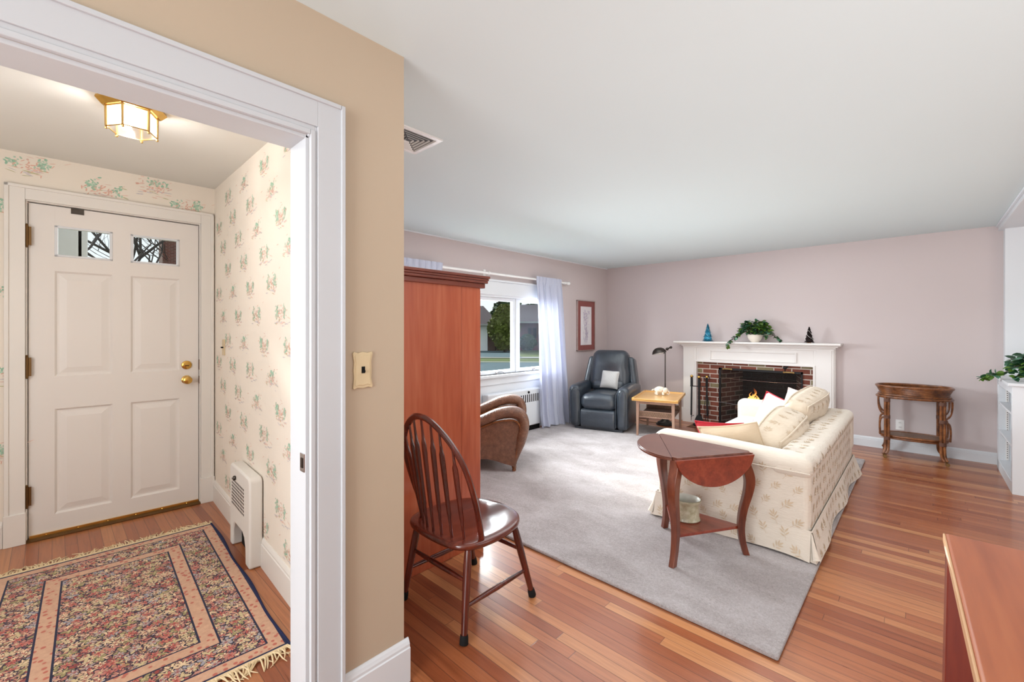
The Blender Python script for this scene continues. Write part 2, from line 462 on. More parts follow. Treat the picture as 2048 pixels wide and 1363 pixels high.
def runner_mat():
    # object x runs along the rug (fringe to fringe), y across it
    t = NT('floral_runner'); p = t.pos(); x, y, z = t.sep(p)
    hx, hy = .83, .515
    ax_ = t.m('SUBTRACT', hx, t.m('ABSOLUTE', x)); ay_ = t.m('SUBTRACT', hy, t.m('ABSOLUTE', y))
    d = t.m('MINIMUM', ax_, ay_)                      # distance in from the edge
    wob = t.noise(p, 9, 2, out='Color')
    def flor(sc, sx=1.0):
        q = t.mix(.09, t.scale(p, (1.15, .85, 1)), wob, 'ADD')
        v = t.n.new('ShaderNodeTexVoronoi'); t.l.new(q, v.inputs['Vector']); v.inputs['Scale'].default_value = sc
        e = t.n.new('ShaderNodeTexVoronoi'); e.feature = 'DISTANCE_TO_EDGE'; t.l.new(q, e.inputs['Vector']); e.inputs['Scale'].default_value = sc
        rn = t.sep(v.outputs['Color'])[0]
        col = t.ramp(rn, [(0, (216, 186, 146)), (.17, (190, 122, 112)), (.3, (222, 200, 164)), (.44, (150, 62, 60)), (.54, (200, 152, 138)),
                          (.66, (168, 152, 104)), (.76, (178, 164, 160)), (.86, (206, 170, 120)), (.94, (58, 62, 92))], 'CONSTANT')
        k = t.ramp(e.outputs['Distance'], [(.07, (1, 1, 1)), (.125, (0, 0, 0))])
        return t.mix(k, col, (52, 48, 66))
    big = t.noise(p, 5.5, 2, .5, .8)
    fl = t.mix(t.m('GREATER_THAN', big, .56), flor(56.0), flor(92.0))
    tint = t.noise(t.scale(p, (1, 1, 1)), 3.0, 2)
    fl = t.mix(t.m('MULTIPLY', tint, .5), fl, t.mix(.5, fl, (206, 128, 108)))
    # larger open blossoms and leaf sprays over the small flowers
    def blossoms(sc, rad, petals, ramp_, shift, inner):
        q = t.node('ShaderNodeVectorMath', operation='ADD'); t.l.new(p, q.inputs[0]); q.inputs[1].default_value = shift
        pv = q.outputs[0]
        v = t.n.new('ShaderNodeTexVoronoi'); t.l.new(pv, v.inputs['Vector']); v.inputs['Scale'].default_value = sc; v.inputs['Randomness'].default_value = .85
        dv = t.node('ShaderNodeVectorMath', operation='SUBTRACT'); t.l.new(pv, dv.inputs[0]); t.l.new(v.outputs['Position'], dv.inputs[1])
        dx, dy, dz_ = t.sep(dv.outputs[0])
        r_ = t.m('SQRT', t.m('ADD', t.m('MULTIPLY', dx, dx), t.m('MULTIPLY', dy, dy)))
        an = t.m('ARCTAN2', dy, dx); rn = t.sep(v.outputs['Color'])
        lim = t.m('MULTIPLY', t.m('ADD', .62, t.m('MULTIPLY', .38, t.m('COSINE', t.m('ADD', t.m('MULTIPLY', an, petals), t.m('MULTIPLY', rn[1], 6.0))))), rad)
        return t.m('LESS_THAN', r_, lim), t.m('LESS_THAN', r_, t.m('MULTIPLY', lim, inner)), t.m('LESS_THAN', r_, t.m('MULTIPLY', lim, 1.28)), t.ramp(rn[0], ramp_, 'CONSTANT')
    for (sc, rad, pt, rp_, sh, inn, ic) in ((13.0, .034, 7.0, [(0, (206, 140, 124)), (.35, (226, 200, 164)), (.6, (176, 84, 78)), (.8, (214, 176, 150))], (.31, .17, 0), .45, (232, 206, 170)),
                                            (15.0, .030, 4.0, [(0, (158, 146, 104)), (.3, (206, 184, 144)), (.6, (196, 140, 126)), (.82, (162, 158, 168))], (.77, .53, 0), .3, (206, 190, 146)),
                                            (17.0, .022, 6.0, [(0, (228, 204, 170)), (.4, (204, 120, 108)), (.75, (190, 172, 170))], (1.3, .9, 0), .4, (150, 62, 60))):
        m1, m2, m3, cc = blossoms(sc, rad, pt, rp_, sh, inn)
        fl = t.mix(m3, fl, (46, 42, 60)); fl = t.mix(m1, fl, cc); fl = t.mix(m2, fl, ic)
    # narrow tan bands with small red blossoms
    vb = t.n.new('ShaderNodeTexVoronoi'); t.l.new(p, vb.inputs['Vector']); vb.inputs['Scale'].default_value = 34.0
    dot = t.ramp(vb.outputs['Distance'], [(.26, (1, 1, 1)), (.34, (0, 0, 0))])
    ring = t.noise(p, 60, 2)
    band = t.mix(dot, t.mix(ring, (190, 146, 124), (222, 182, 152)), (190, 108, 94))
    def inr(a, b): return t.m('MULTIPLY', t.m('GREATER_THAN', d, a), t.m('LESS_THAN', d, b))
    navy = (38, 40, 66)
    c = fl
    c = t.mix(inr(.225, .285), c, band)
    c = t.mix(inr(.218, .226), c, navy); c = t.mix(inr(.284, .292), c, navy)
    c = t.mix(inr(.022, .075), c, band)
    c = t.mix(inr(.074, .082), c, navy)
    c = t.mix(t.m('LESS_THAN', d, .022), c, (34, 40, 72))
    t.bump(t.noise(p, 400, 2), .4, .003)
    return t.fin(c, .95, spec=.05, sheen=.15)
M['runner'] = runner_mat()
M['fringe'] = paint('cotton_fringe', (228, 206, 168), .9, .1, 90, .3)
M['selvage'] = paint('navy_binding', (34, 40, 74), .95, .2, 90)

def leafmat(name, a, b, rough=.45):
    t = NT(name); p = t.pos(); n = t.noise(p, 24, 3)
    return t.fin(t.mix(n, a, b), rough, spec=.4)
M['leaf_dk'] = leafmat('ivy_dark', (22, 52, 34), (48, 92, 58))
M['leaf_lt'] = leafmat('ivy_light', (52, 88, 30), (104, 138, 52))
M['leaf_edge'] = leafmat('ivy_variegated', (44, 96, 78), (124, 166, 136))
M['vine'] = paint('vine_stem', (70, 52, 34), .7, .2, 40)
M['potwhite'] = paint('pot_white', (236, 226, 214), .25, .03, 14)
M['tinsel'] = leafmat('blue_tinsel', (22, 120, 168), (96, 200, 224), .25)
M['bristle'] = leafmat('dark_bristle', (26, 22, 22), (70, 50, 48), .7)
M['snowdot'] = paint('snow_white', (240, 236, 232), .5)
M['base_wood'] = paint('tree_base_wood', (196, 140, 96), .5, .1, 40)
def elephant_mat():
    t = NT('floral_ceramic'); p = t.pos()
    v = t.n.new('ShaderNodeTexVoronoi'); t.l.new(p, v.inputs['Vector']); v.inputs['Scale'].default_value = 34
    k = t.ramp(v.outputs['Distance'], [(.2, (1, 1, 1)), (.34, (0, 0, 0))])
    c = t.mix(k, (240, 232, 216), t.ramp(t.sep(v.outputs['Color'])[0], [(0, (214, 120, 96)), (.3, (150, 150, 110)), (.5, (228, 184, 164)), (.75, (240, 232, 216))], 'CONSTANT'))
    return t.fin(c, .2, coat=.4)
M['elephant'] = elephant_mat()
def crackle():
    t = NT('crackle_glaze'); p = t.pos(); x, y, z = t.sep(p)
    n = t.noise(p, 26, 4, .7)
    c = t.ramp(n, [(.32, (158, 150, 122)), (.52, (182, 176, 150)), (.7, (204, 200, 180))])
    return t.fin(c, .3, coat=.3)
M['crackle'] = crackle()
M['potin'] = paint('glazed_inside', (206, 204, 194), .3, .05, 10)
def print_mat():
    t = NT('iris_print'); p = t.pos(); x, y, z = t.sep(p)
    return t.fin(t.mix(t.noise(p, 9, 2), (222, 216, 220), (236, 232, 234)), .6)
M['print'] = print_mat()
M['printpurple'] = paint('print_purple', (176, 158, 190), .7, .12, 40)
M['printgrey'] = paint('print_grey', (206, 198, 206), .7, .1, 40)
M['mat_maroon'] = paint('mat_maroon', (142, 84, 80), .75, .04, 20)
M['logbark'] = paint('log_bark', (110, 84, 70), .9, .4, 22)
M['ash'] = paint('charred_log', (46, 38, 34), .95, .5, 22)
# outdoors
M['lawn'] = leafmat('lawn', (70, 88, 42), (100, 112, 62), .95)
M['asphalt'] = paint('asphalt', (84, 104, 112), .9, .06, 3)
M['concrete'] = paint('concrete', (150, 152, 148), .9, .04, 4)
M['shingle'] = paint('grey_shingle', (82, 74, 76), .95, .12, 6)
M['siding'] = paint('brown_siding', (74, 54, 46), .9, .1, 4)
M['brickhouse'] = paint('brick_house', (92, 58, 52), .9, .12, 14)
M['garage'] = paint('garage_white', (232, 236, 236), .6, .02)
M['bush'] = leafmat('yellow_green_bush', (44, 66, 18), (112, 118, 44), .8)
M['hedge'] = leafmat('dark_hedge', (28, 52, 28), (58, 84, 48), .85)
M['bark'] = paint('grey_bark', (74, 68, 66), .95, .25, 12)
M['roofred'] = paint('red_roof', (150, 104, 98), .95, .1, 10)
def chim():
    return brick('chimney_brick', 'yz', (134, 84, 72), (118, 74, 66), (126, 86, 74), (150, 128, 120))
M['chimney'] = chim()
M['vinyl'] = paint('vinyl_grey', (150, 152, 150), .5, .03, 6)
# ================================================================== SETTING
CE = 2.44          # living room ceiling
XL = -3.99         # window wall, room face
YF = 6.635         # fireplace wall, room face
XP = -1.473        # partition wall, near face
# ---- floor
g = G(); g.box(-4.45, -3.2, -.12, 3.2, YF + .2, 0); struct(g.build('floor', M['floor'], smooth=False))
# ---- ceilings
g = G()
g.prism([(XP - .12, -3.2), (3.2, -3.2), (3.2, YF + .15), (XL - .15, YF + .15), (XL - .15, .93), (XP - .12, .93)], CE, CE + .1)
struct(g.build('ceiling', M['ceiling'], smooth=False))
# ---- window wall with its opening
WY0, WY1, WZ0, WZ1 = 2.80, 5.10, .80, 1.83
g = G()
g.box(XL - .16, .93, 0, XL, WY0, CE); g.box(XL - .16, WY1, 0, XL, YF + .15, CE)
g.box(XL - .16, WY0, 0, XL, WY1, WZ0); g.box(XL - .16, WY0, WZ1, XL, WY1, CE)
struct(g.build('wall_left', M['wall_pink'], smooth=False))
# ---- fireplace wall
FX0, FX1, FZ1 = -2.121, -1.115, .822
g = G()
g.box(XL, YF, 0, FX0, YF + .15, CE); g.box(FX1, YF, 0, 3.2, YF + .15, CE); g.box(FX0, YF, FZ1, FX1, YF + .15, CE)
struct(g.build('wall_far', M['wall_pink'], smooth=False))
# ---- partition between dining area and foyer with cased opening
OY0, OY1, OZ = -.62, .583, 2.017
g = G()
XB = XP - .127
g.box(XB, -3.2, 0, XP, OY0, CE); g.box(XB, OY1, 0, XP, .945, CE); g.box(XB, OY0, OZ, XP, OY1, CE)
struct(g.build('wall_partition', M['wall_tan'], smooth=False))
# ---- dining room outer walls (beside and behind the lens)
g = G(); g.box(3.05, -3.2, 0, 3.2, YF, CE); struct(g.build('wall_right', M['wall_tan'], smooth=False))

# ---- foyer: its own slightly turned axes, origin in the far right corner
FO = Vector((-4.17, .905, 0)); FA = -radians(2.4)
FM = TR(*FO) @ R3('Z', FA)
def fx(x, y, z=0): return FM @ Vector((x, y, z))
LATT = []
def motif(g, org, eu, ev, en, seed, scale=1.0):
    """one printed toile cluster: little trees, blossoms and ground strokes laid flat on the paper"""
    r = random.Random(seed); kind = seed % 4
    def stroke(u, v, a, b, rot, mi):
        k = 6; pts = []
        for i in range(k):
            t = 2 * pi * i / k; x = a * cos(t); y = b * sin(t) * (1 + .3 * r.uniform(-1, 1))
            uu = u + x * cos(rot) - y * sin(rot); vv = v + x * sin(rot) + y * cos(rot)
            pts.append(org + (eu * uu + ev * vv) * scale + en * (.0008 + .00002 * r.random()))
        g.add(pts, [list(range(k))], mi)
    flip = -1 if kind % 2 else 1
    for (cx, cy, n, w, h) in (((-.045 * flip, .012, 22, .026, .03), (.055 * flip, .006, 14, .020, .026)) if kind < 3 else ((.0, .018, 22, .05, .022),)):
        for _ in range(int(n * 1.5)):
            stroke(cx + r.gauss(0, w * .5), cy + r.gauss(0, h * .5), r.uniform(.004, .009), r.uniform(.003, .0055), r.uniform(0, 3), r.choice((1, 1, 2, 2)))
    for _ in range(46):
        stroke(r.gauss(0, .038), r.gauss(-.004, .016), r.uniform(.004, .011), r.uniform(.0018, .0035), r.uniform(-.5, 1.6), r.choice((3, 3, 4)))
    for _ in range(16):
        stroke(r.gauss(.01 * flip, .045), -.035 + r.gauss(0, .012), r.uniform(.01, .024), r.uniform(.0014, .003), r.uniform(-.35, .2), r.choice((5, 5, 6, 4)))
    for _ in range(5):
        stroke(r.gauss(0, .06), .04 + r.gauss(0, .01), r.uniform(.008, .016), .0014, r.uniform(-.3, .6), r.choice((3, 4)))
def paper_wall(g, org, eu, ev, en, u0, u1, z0, z1, du=0.0, ok=None):
    i0 = int((u0 - 1.08 - du) / .152) - 1; i1 = int((u1 - 1.08 - du) / .152) + 2
    for i in range(i0, i1):
        u = 1.08 + du + .152 * i
        if u < u0 + .06 or u > u1 - .06: continue
        zz = (1.64 - .1767 * i) % .524
        k = 0
        while zz < z1:
            if zz > z0 + .05 and (ok is None or ok(u, zz)):
                motif(g, org + eu * u + ev * zz, eu, ev * 1.0, en, 100 * ((i + 2 * k) % 4) + (i + 2 * k) % 4, 1.18)
            zz += .524; k += 1
PM = [M['paper']] + PAPER
# right foyer wall (its other face is the living room side behind the armoire)
g = G()
a, b = fx(-.2, 0), fx(2.7, 0)
b2 = fx((XB + .0 - FO.x) / cos(FA), 0)
poly = [(a.x, a.y), (XB, b2.y), (XB, .945), (a.x, .945)]
g.prism(poly, 0, 2.52)
paper_wall(g, fx(0, 0), (fx(1, 0) - fx(0, 0)), Vector((0, 0, 1)), (fx(0, -1) - fx(0, 0)), 0.0, 2.5, .1, 2.5)
struct(g.build('wall_foyer_right', PM, smooth=False, fix=False))
# back foyer wall with the door opening
DY0, DY1, DZ = -1.035, -.085, 2.232
g = G()
def fbox(g, x0, y0, z0, x1, y1, z1, mi=0):
    k = g.mark(); g.box(x0, y0, z0, x1, y1, z1, mi); g.xf(FM, k)
fbox(g, -.14, -2.2, 0, 0, DY0, 2.53); fbox(g, -.14, DY1, 0, 0, .0, 2.53); fbox(g, -.14, DY0, DZ, 0, DY1, 2.53)
for q_, (yy, zz) in enumerate(((-1.0, 2.44), (-.656, 2.362), (-.372, 2.452), (-.17, 2.335), (-1.19, 2.14), (-1.18, 1.62), (-1.19, 1.1), (-1.17, .6), (-1.4, 2.3), (-1.45, 1.8), (-1.5, 1.2), (-1.8, 2.1))):
    motif(g, fx(0, yy, zz), (fx(0, 1) - fx(0, 0)), Vector((0, 0, 1)), fx(1, 0) - fx(0, 0), (301, 102, 203, 301)[q_ % 4], 1.35)
for (yy, zz, sd) in ((-.012, 2.02, 301), (-.012, 1.475, 101), (-.012, .935, 0), (-.012, .376, 202)):
    motif(g, fx(0, yy, zz), (fx(0, 1) - fx(0, 0)) * .35, Vector((0, 0, 1)), fx(1, 0) - fx(0, 0), sd)
struct(g.build('wall_foyer_back', PM, smooth=False, fix=False))
g = G(); fbox(g, -.14, -2.3, 0, 2.6, -2.2, 2.53); struct(g.build('wall_foyer_left', M['paper'], smooth=False))
g = G()
c = [fx(-.15, -2.3), fx(2.62, -2.3), fx(2.62, .03), fx(-.15, .03)]
zs = [2.522, 2.385, 2.385, 2.522]
g.add([(p.x, p.y, z) for p, z in zip(c, zs)] + [(p.x, p.y, z + .1) for p, z in zip(c, zs)], [(3, 2, 1, 0), (4, 5, 6, 7), (0, 1, 5, 4), (1, 2, 6, 5), (2, 3, 7, 6), (3, 0, 4, 7)])
struct(g.build('ceiling_foyer', M['foyer_ceil'], smooth=False))

# ---- casing round the opening: stepped board, groove and jamb
def casing_profile(o, i): pass
g = G()
CX0, CX1 = XP - .001, XP + .022
# right leg
g.box(CX0, .605, 0, CX1 - .004, .695, OZ + .125); g.box(CX0, .683, 0, CX1 + .004, .697, OZ + .127)
g.box(CX0, .597, 0, CX1 - .011, .607, OZ + .03); g.box(CX0, OY1, 0, CX1 - .006, .598, OZ + .016)
# head
g.box(CX0, OY0 - .02, OZ + .03, CX1 - .004, .606, OZ + .125); g.box(CX0, OY0 - .11, OZ + .113, CX1 + .004, .6825, OZ + .127)
g.box(CX0, OY0 - .02, OZ + .014, CX1 - .011, .598, OZ + .032); g.box(CX0, OY0, OZ, CX1 - .006, OY1, OZ + .016)
# left leg (out of view)
g.box(CX0, OY0 - .11, 0, CX1 - .004, OY0 - .01, OZ + .125)
g.box(CX0, OY0 - .012, 0, CX1 - .006, OY0, OZ)
# jamb linings and stop beads
g.box(XB - .004, OY1 - .012, 0, XP, OY1 + .002, OZ); g.box(XB - .004, OY0 - .002, 0, XP, OY0 + .012, OZ)
g.box(XB - .004, OY0, OZ - .012, XP, OY1, OZ + .002)
g.box(XP - .003, OY1 - .006, OZ - .006, CX1 - .0125, .6015, OZ + .020)
struct(g.build('trim_1', M['casing'], bevel=.0025))
# strike plate on the jamb
g = G(); g.box(XP - .035, .5675, .905, XP - .002, .5715, .965); g.box(XP - .026, .5655, .918, XP - .012, .5685, .95, 1)
o = g.build('strike_plate', [M['chrome'], M['gun']]); tag(o, 'small metal strike plate on the white jamb of the foyer opening', 'strike plate')

# ---- baseboards
def bb(g, x0, y0, x1, y1, h, nx, ny, t=.016, M_=None):
    """board from point to point, standing out along (nx, ny)"""
    k = g.mark()
    d = Vector((x1 - x0, y1 - y0, 0)); n = Vector((nx, ny, 0))
    prof = [(-.001, 0), (t, 0), (t, h - .034), (t * .78, h - .03), (t * .78, h - .02), (t * .5, h - .008), (t * .2, h), (-.001, h)]
    vs = [Vector(q) + n * a + Vector((0, 0, z)) for q in ((x0, y0, 0), (x1, y1, 0)) for a, z in prof]; m_ = len(prof)
    g.add(vs, [list(range(m_)), list(range(m_, 2 * m_))[::-1]] + [(i, (i + 1) % m_, m_ + (i + 1) % m_, m_ + i) for i in range(m_)])
    if M_: g.xf(M_, k)
g = G(); bb(g, XP, .697, XP, .945 + .018, .165, 1, 0, .018); bb(g, XP + .0005, .945, XB, .945, .165, 0, 1, .018)
struct(g.build('baseboard_partition', M['trim'], smooth=False))
g = G(); bb(g, XL, 5.4, XL, YF, .118, 1, 0); bb(g, XL, YF, -2.64, YF, .2, 0, -1)
struct(g.build('baseboard_left', M['mantel'], smooth=False))
g = G(); bb(g, -.77, YF, .60, YF, .118, 0, -1); struct(g.build('baseboard_far', M['trim'], smooth=False))
g = G(); bb(g, .0, 0, 2.55, 0, .165, 0, -1, .016, FM); struct(g.build('baseboard_foyer', M['trim_warm'], smooth=False))
g = G(); bb(g, 0, -2.2, 0, -1.12, .165, 1, 0, .016, FM); struct(g.build('baseboard_foyer_back', M['trim_warm'], smooth=False))
# thin cornice bead along the window wall
g = G(); g.box(XL, .95, CE - .012, XL + .012, YF, CE); struct(g.build('trim_2', M['trim']))

# ---- beam and pilaster at the right end of the fireplace wall
g = G(); g.box(.57, 2.4, CE - .055, .95, YF, CE + .001); g.box(.553, 2.4, CE - .02, .57, YF, CE)
struct(g.build('trim_3', M['trim'], bevel=.003))
g = G(); g.box(.605, YF - .12, 0, 1.25, YF, CE - .05); struct(g.build('trim_4', M['trim'], bevel=.003))

# ---- big window
W = empty('window_1', (0, 0, 0)); W['kind'] = 'structure'
g = G()
T = XL + .022
g.box(XL, WY0 - .1, WZ1 - .005, T, WY1 + .1, WZ1 + .165); g.box(XL, WY0 - .12, WZ1 + .165, T + .02, WY1 + .12, WZ1 + .19)   # head casing
g.box(XL, WY0 - .1, WZ0 - .02, T, WY0 + .005, WZ1); g.box(XL, WY1 - .005, WZ0 - .02, T, WY1 + .1, WZ1)
g.box(XL - .13, WY0, WZ1 - .03, XL + .005, WY1, WZ1 + .001); g.box(XL - .13, WY0 - .001, WZ0, XL, WY0 + .03, WZ1); g.box(XL - .13, WY1 - .03, WZ0, XL, WY1 + .001, WZ1)
g.build('casing', M['trim'], W, bevel=.003)
g = G(); g.box(XL, 3.2, 0, XL + .006, WY1 + .1, WZ0 - .12); g.build('under_panel', M['trim'], W)
g = G(); g.box(XL - .13, WY0 - .12, WZ0 - .035, XL + .055, WY1 + .12, WZ0); g.box(XL, WY0 - .1, WZ0 - .125, T, WY1 + .1, WZ0 - .034); g.build('sill', M['trim'], W, bevel=.004)
xs0, xs1 = XL - .075, XL - .03
for (y0, y1) in ((2.84, 3.53), (3.62, 4.33), (4.36, 5.06)):
    g = G(); s_ = .058
    g.box(xs0, y0, WZ0 + .004, xs1, y0 + s_, WZ1 - .03); g.box(xs0, y1 - s_, WZ0 + .004, xs1, y1, WZ1 - .03)
    g.box(xs0, y0 + s_, WZ0 + .004, xs1, y1 - s_, WZ0 + .05); g.box(xs0, y0 + s_, WZ1 - .075, xs1, y1 - s_, WZ1 - .03)
    f = g.build('sash', M['trim'], W, bevel=.003)
    g = G(); g.box(xs0 + .018, y0 + s_ - .005, WZ0 + .045, xs0 + .022, y1 - s_ + .005, WZ1 - .07); g.build('pane', M['glass'], f, smooth=False)
    g = G(); ym = y1 - .33
    g.tube([(xs1, ym - .05, WZ0 + .022), (xs1 + .03, ym - .03, WZ0 + .03), (xs1 + .035, ym + .03, WZ0 + .026), (xs1 + .03, ym + .07, WZ0 + .012)], .008, 6)
    g.lathe([(.016, 0), (.014, .016), (.004, .02)], 10, (xs1 + .015, ym - .04, WZ0 + .008)); g.build('crank', M['chrome'], f)
g = G(); g.box(XL - .12, 3.53, WZ0, XL - .015, 3.62, WZ1 - .03); g.box(XL - .12, 4.328, WZ0, XL - .022, 4.362, WZ1 - .03); g.build('mullion', M['trim'], W, bevel=.003)

# ---- front door
D = empty('door_1', FO, FA); D['kind'] = 'structure'
dy0, dy1, dz = -1.012, -.105, 2.204
XD = -.02
g = G()
ys = [dy0, -.895, -.608, -.511, -.226, dy1]; rows = [.012, .14, .845, 1.063, 1.77, 1.868, 2.075, dz]
for iy in range(5):
    for iz in range(7):
        openg = iy in (1, 3) and iz in (1, 3, 5)
        y0, y1, z0, z1 = ys[iy], ys[iy + 1], rows[iz], rows[iz + 1]
        if not openg: g.box(XD - .045, y0 - (.0004), z0, XD, y1 + .0004, z1)
        elif iz != 5:   # raised and fielded panel
            def ring(x, d): return [(x, y0 + d, z0 + d), (x, y1 - d, z0 + d), (x, y1 - d, z1 - d), (x, y0 + d, z1 - d)]
            R_ = [ring(XD, 0), ring(XD - .012, .012), ring(XD - .012, .022), ring(XD - .003, .058)]
            vs = sum(R_, []); fs = [(4 * k + i, 4 * k + (i + 1) % 4, 4 * k + 4 + (i + 1) % 4, 4 * k + 4 + i) for k in range(3) for i in range(4)] + [(12, 13, 14, 15)]
            g.add(vs, fs); g.box(XD - .045, y0, z0, XD - .02, y1, z1)
slab = g.build('slab', M['door'], D, smooth=False, fix=True)
for iy in (1, 3):
    y0, y1, z0, z1 = ys[iy], ys[iy + 1], rows[5], rows[6]
    g = G()
    for (a0, b0, a1, b1) in ((y0, z0, y0 + .016, z1), (y1 - .016, z0, y1, z1), (y0, z0, y1, z0 + .014), (y0, z1 - .014, y1, z1)):
        g.box(XD - .03, a0, b0, XD + .004, a1, b1)
    f = g.build('lite_frame', M['trim'], slab, bevel=.003)
    g = G(); g.box(XD - .03, y0 + .005, z0 + .005, XD - .026, y1 - .005, z1 - .005); g.build('pane', M['glass'], slab, smooth=False)
g = G()
ca, cb, ct = -1.113, -.008, 2.306
for (y0, y1, z0, z1) in ((ca, dy0 - .012, 0, ct), (dy1 + .012, cb, 0, ct), (dy0 - .012, dy1 + .012, dz + .012, ct)):
    g.box(.0, y0, z0, .02, y1, z1)
for (y0, y1, z0, z1) in ((ca, ca + .02, 0, ct), (cb - .02, cb, 0, ct), (ca, cb, ct - .02, ct)):
    g.box(.0, y0, z0, .028, y1, z1)
g.box(.0, ca - .004, 0, .033, dy0 - .008, .2); g.box(.0, dy1 + .008, 0, .033, cb + .004, .2)
g.box(-.12, dy0 - .012, 0, .004, dy0 - .004, dz + .01); g.box(-.12, dy1 + .004, 0, .004, dy1 + .012, dz + .01); g.box(-.12, dy0 - .012, dz + .006, .004, dy1 + .012, dz + .014)
g.build('casing', M['trim_warm'], D, bevel=.003)
g = G(); g.box(-.13, dy0 - .02, dz - .001, XD - .046, dy1 + .02, dz + .01); g.box(XD - .05, dy0 - .004, .0, XD - .044, dy0, dz); g.box(XD - .046, dy0, dz, XD - .02, dy1, dz + .006); g.box(XD - .046, dy1, .02, XD - .02, dy1 + .004, dz)
g.build('weatherstrip', M['dark'], D, smooth=False)
for z in (1.985, 1.135, .295):
    g = G(); g.tube([(.004, dy0 - .006, z - .065), (.004, dy0 - .006, z + .065)], .0085, 8); g.box(-.002, dy0 - .018, z - .06, .005, dy0 + .014, z + .06)
    g.ell((.004, dy0 - .006, z + .07), .008, 8); g.ell((.004, dy0 - .006, z - .07), .008, 8); g.build('hinge', M['oldbrass'], D)
g = G(); k = g.mark(); g.lathe([(.034, 0), (.033, .006), (.016, .012), (.012, .03), (.024, .04), (.031, .054), (.028, .068), (.012, .076)], 20); g.xf(TR(XD, -.181, .985) @ R3('Y', pi / 2), k); g.build('knob', M['brass'], D)
g = G(); k = g.mark(); g.lathe([(.034, 0), (.033, .008), (.028, .012), (.004, .013)], 20); g.xf(TR(XD, -.181, 1.1) @ R3('Y', pi / 2), k)
g.box(XD + .012, -.194, 1.092, XD + .024, -.168, 1.1, 1); g.build('deadbolt', [M['brass'], M['oldbrass']], D)
g = G(); g.box(XD - .001, -.818, 2.168, XD + .004, -.754, 2.206); g.build('strike', M['gun'], D)
g = G(); g.box(XD - .04, dy1 + .002, 1.06, .001, dy1 + .007, 1.14); g.box(XD - .04, dy1 + .002, .95, .001, dy1 + .007, 1.01); g.build('latch_plate', M['oldbrass'], D)
g = G(); g.prism([(-.14, 0), (.03, 0), (.03, .006), (.0, .016), (-.14, .016)], dy0 - .01, dy1 + .01, 'y'); g.build('threshold', M['oldbrass'], D, smooth=False)
g = G(); g.box(XD, dy0 + .004, .004, XD + .012, dy1 - .002, .03)
for i in range(6): g.ell((XD + .013, dy0 + .08 + i * .15, .02), .005, 8)
g.build('door_sweep', M['brass'], D)

# ---- air vent on the ceiling
V = empty('ceiling_vent', (-2.088, 1.37, CE), 0, 'square white louvred vent on the ceiling past the corner of the tan wall', 'vent')
g = G()
s_ = .135; w_ = .026
g.box(-s_, -s_, -.008, s_, -s_ + w_, .0); g.box(-s_, s_ - w_, -.008, s_, s_, .0); g.box(-s_, -s_ + w_, -.008, -s_ + w_, s_ - w_, .0); g.box(s_ - w_, -s_ + w_, -.008, s_, s_ - w_, .0)
g.build('frame', M['white'], V, smooth=False)
g = G()
for k in range(5):
    a = .102 - k * .021
    for sgn in (-1, 1):
        g.add([(-a, sgn * (a + .006), -.010), (a, sgn * (a + .006), -.010), (a, sgn * (a + .002), .0), (-a, sgn * (a + .002), .0)], [(0, 1, 2, 3)])
        g.add([(sgn * (a + .006), -a, -.010), (sgn * (a + .006), a, -.010), (sgn * (a + .001), a, -.001), (sgn * (a + .001), -a, -.001)], [(0, 1, 2, 3)])
g.build('louvre', M['white'], V, smooth=False, fix=False)
g = G(); g.box(-s_ + .02, -s_ + .02, -.0015, s_ - .02, s_ - .02, -.0005); g.build('duct', M['duct'], V, smooth=False)
# ================================================================== FURNITURE
def lerp(a, b, t): return a + (b - a) * t
def smoothpts(P, n=4):
    """Catmull-Rom through the points"""
    P = [Vector(p) for p in P]; out = []
    for i in range(len(P) - 1):
        p0 = P[max(i - 1, 0)]; p1 = P[i]; p2 = P[i + 1]; p3 = P[min(i + 2, len(P) - 1)]
        for k in range(n):
            t = k / n
            out.append(.5 * ((2 * p1) + (p2 - p0) * t + (2 * p0 - 5 * p1 + 4 * p2 - p3) * t * t + (3 * p1 - p0 - 3 * p2 + p3) * t ** 3))
    out.append(P[-1]); return out
def smooth2(P, n=4): return [(p.x, p.y) for p in smoothpts([(a, b, 0) for a, b in P], n)]

# ---- area rug under the seating
g = G(); g.rbox((-2.145, 3.955, .011), (3.43, 3.79, .020), .009, 3, 6)
o = g.build('area_rug', [M['carpet']]); tag(o, 'large plush mauve area rug under the sofa and recliner', 'rug')

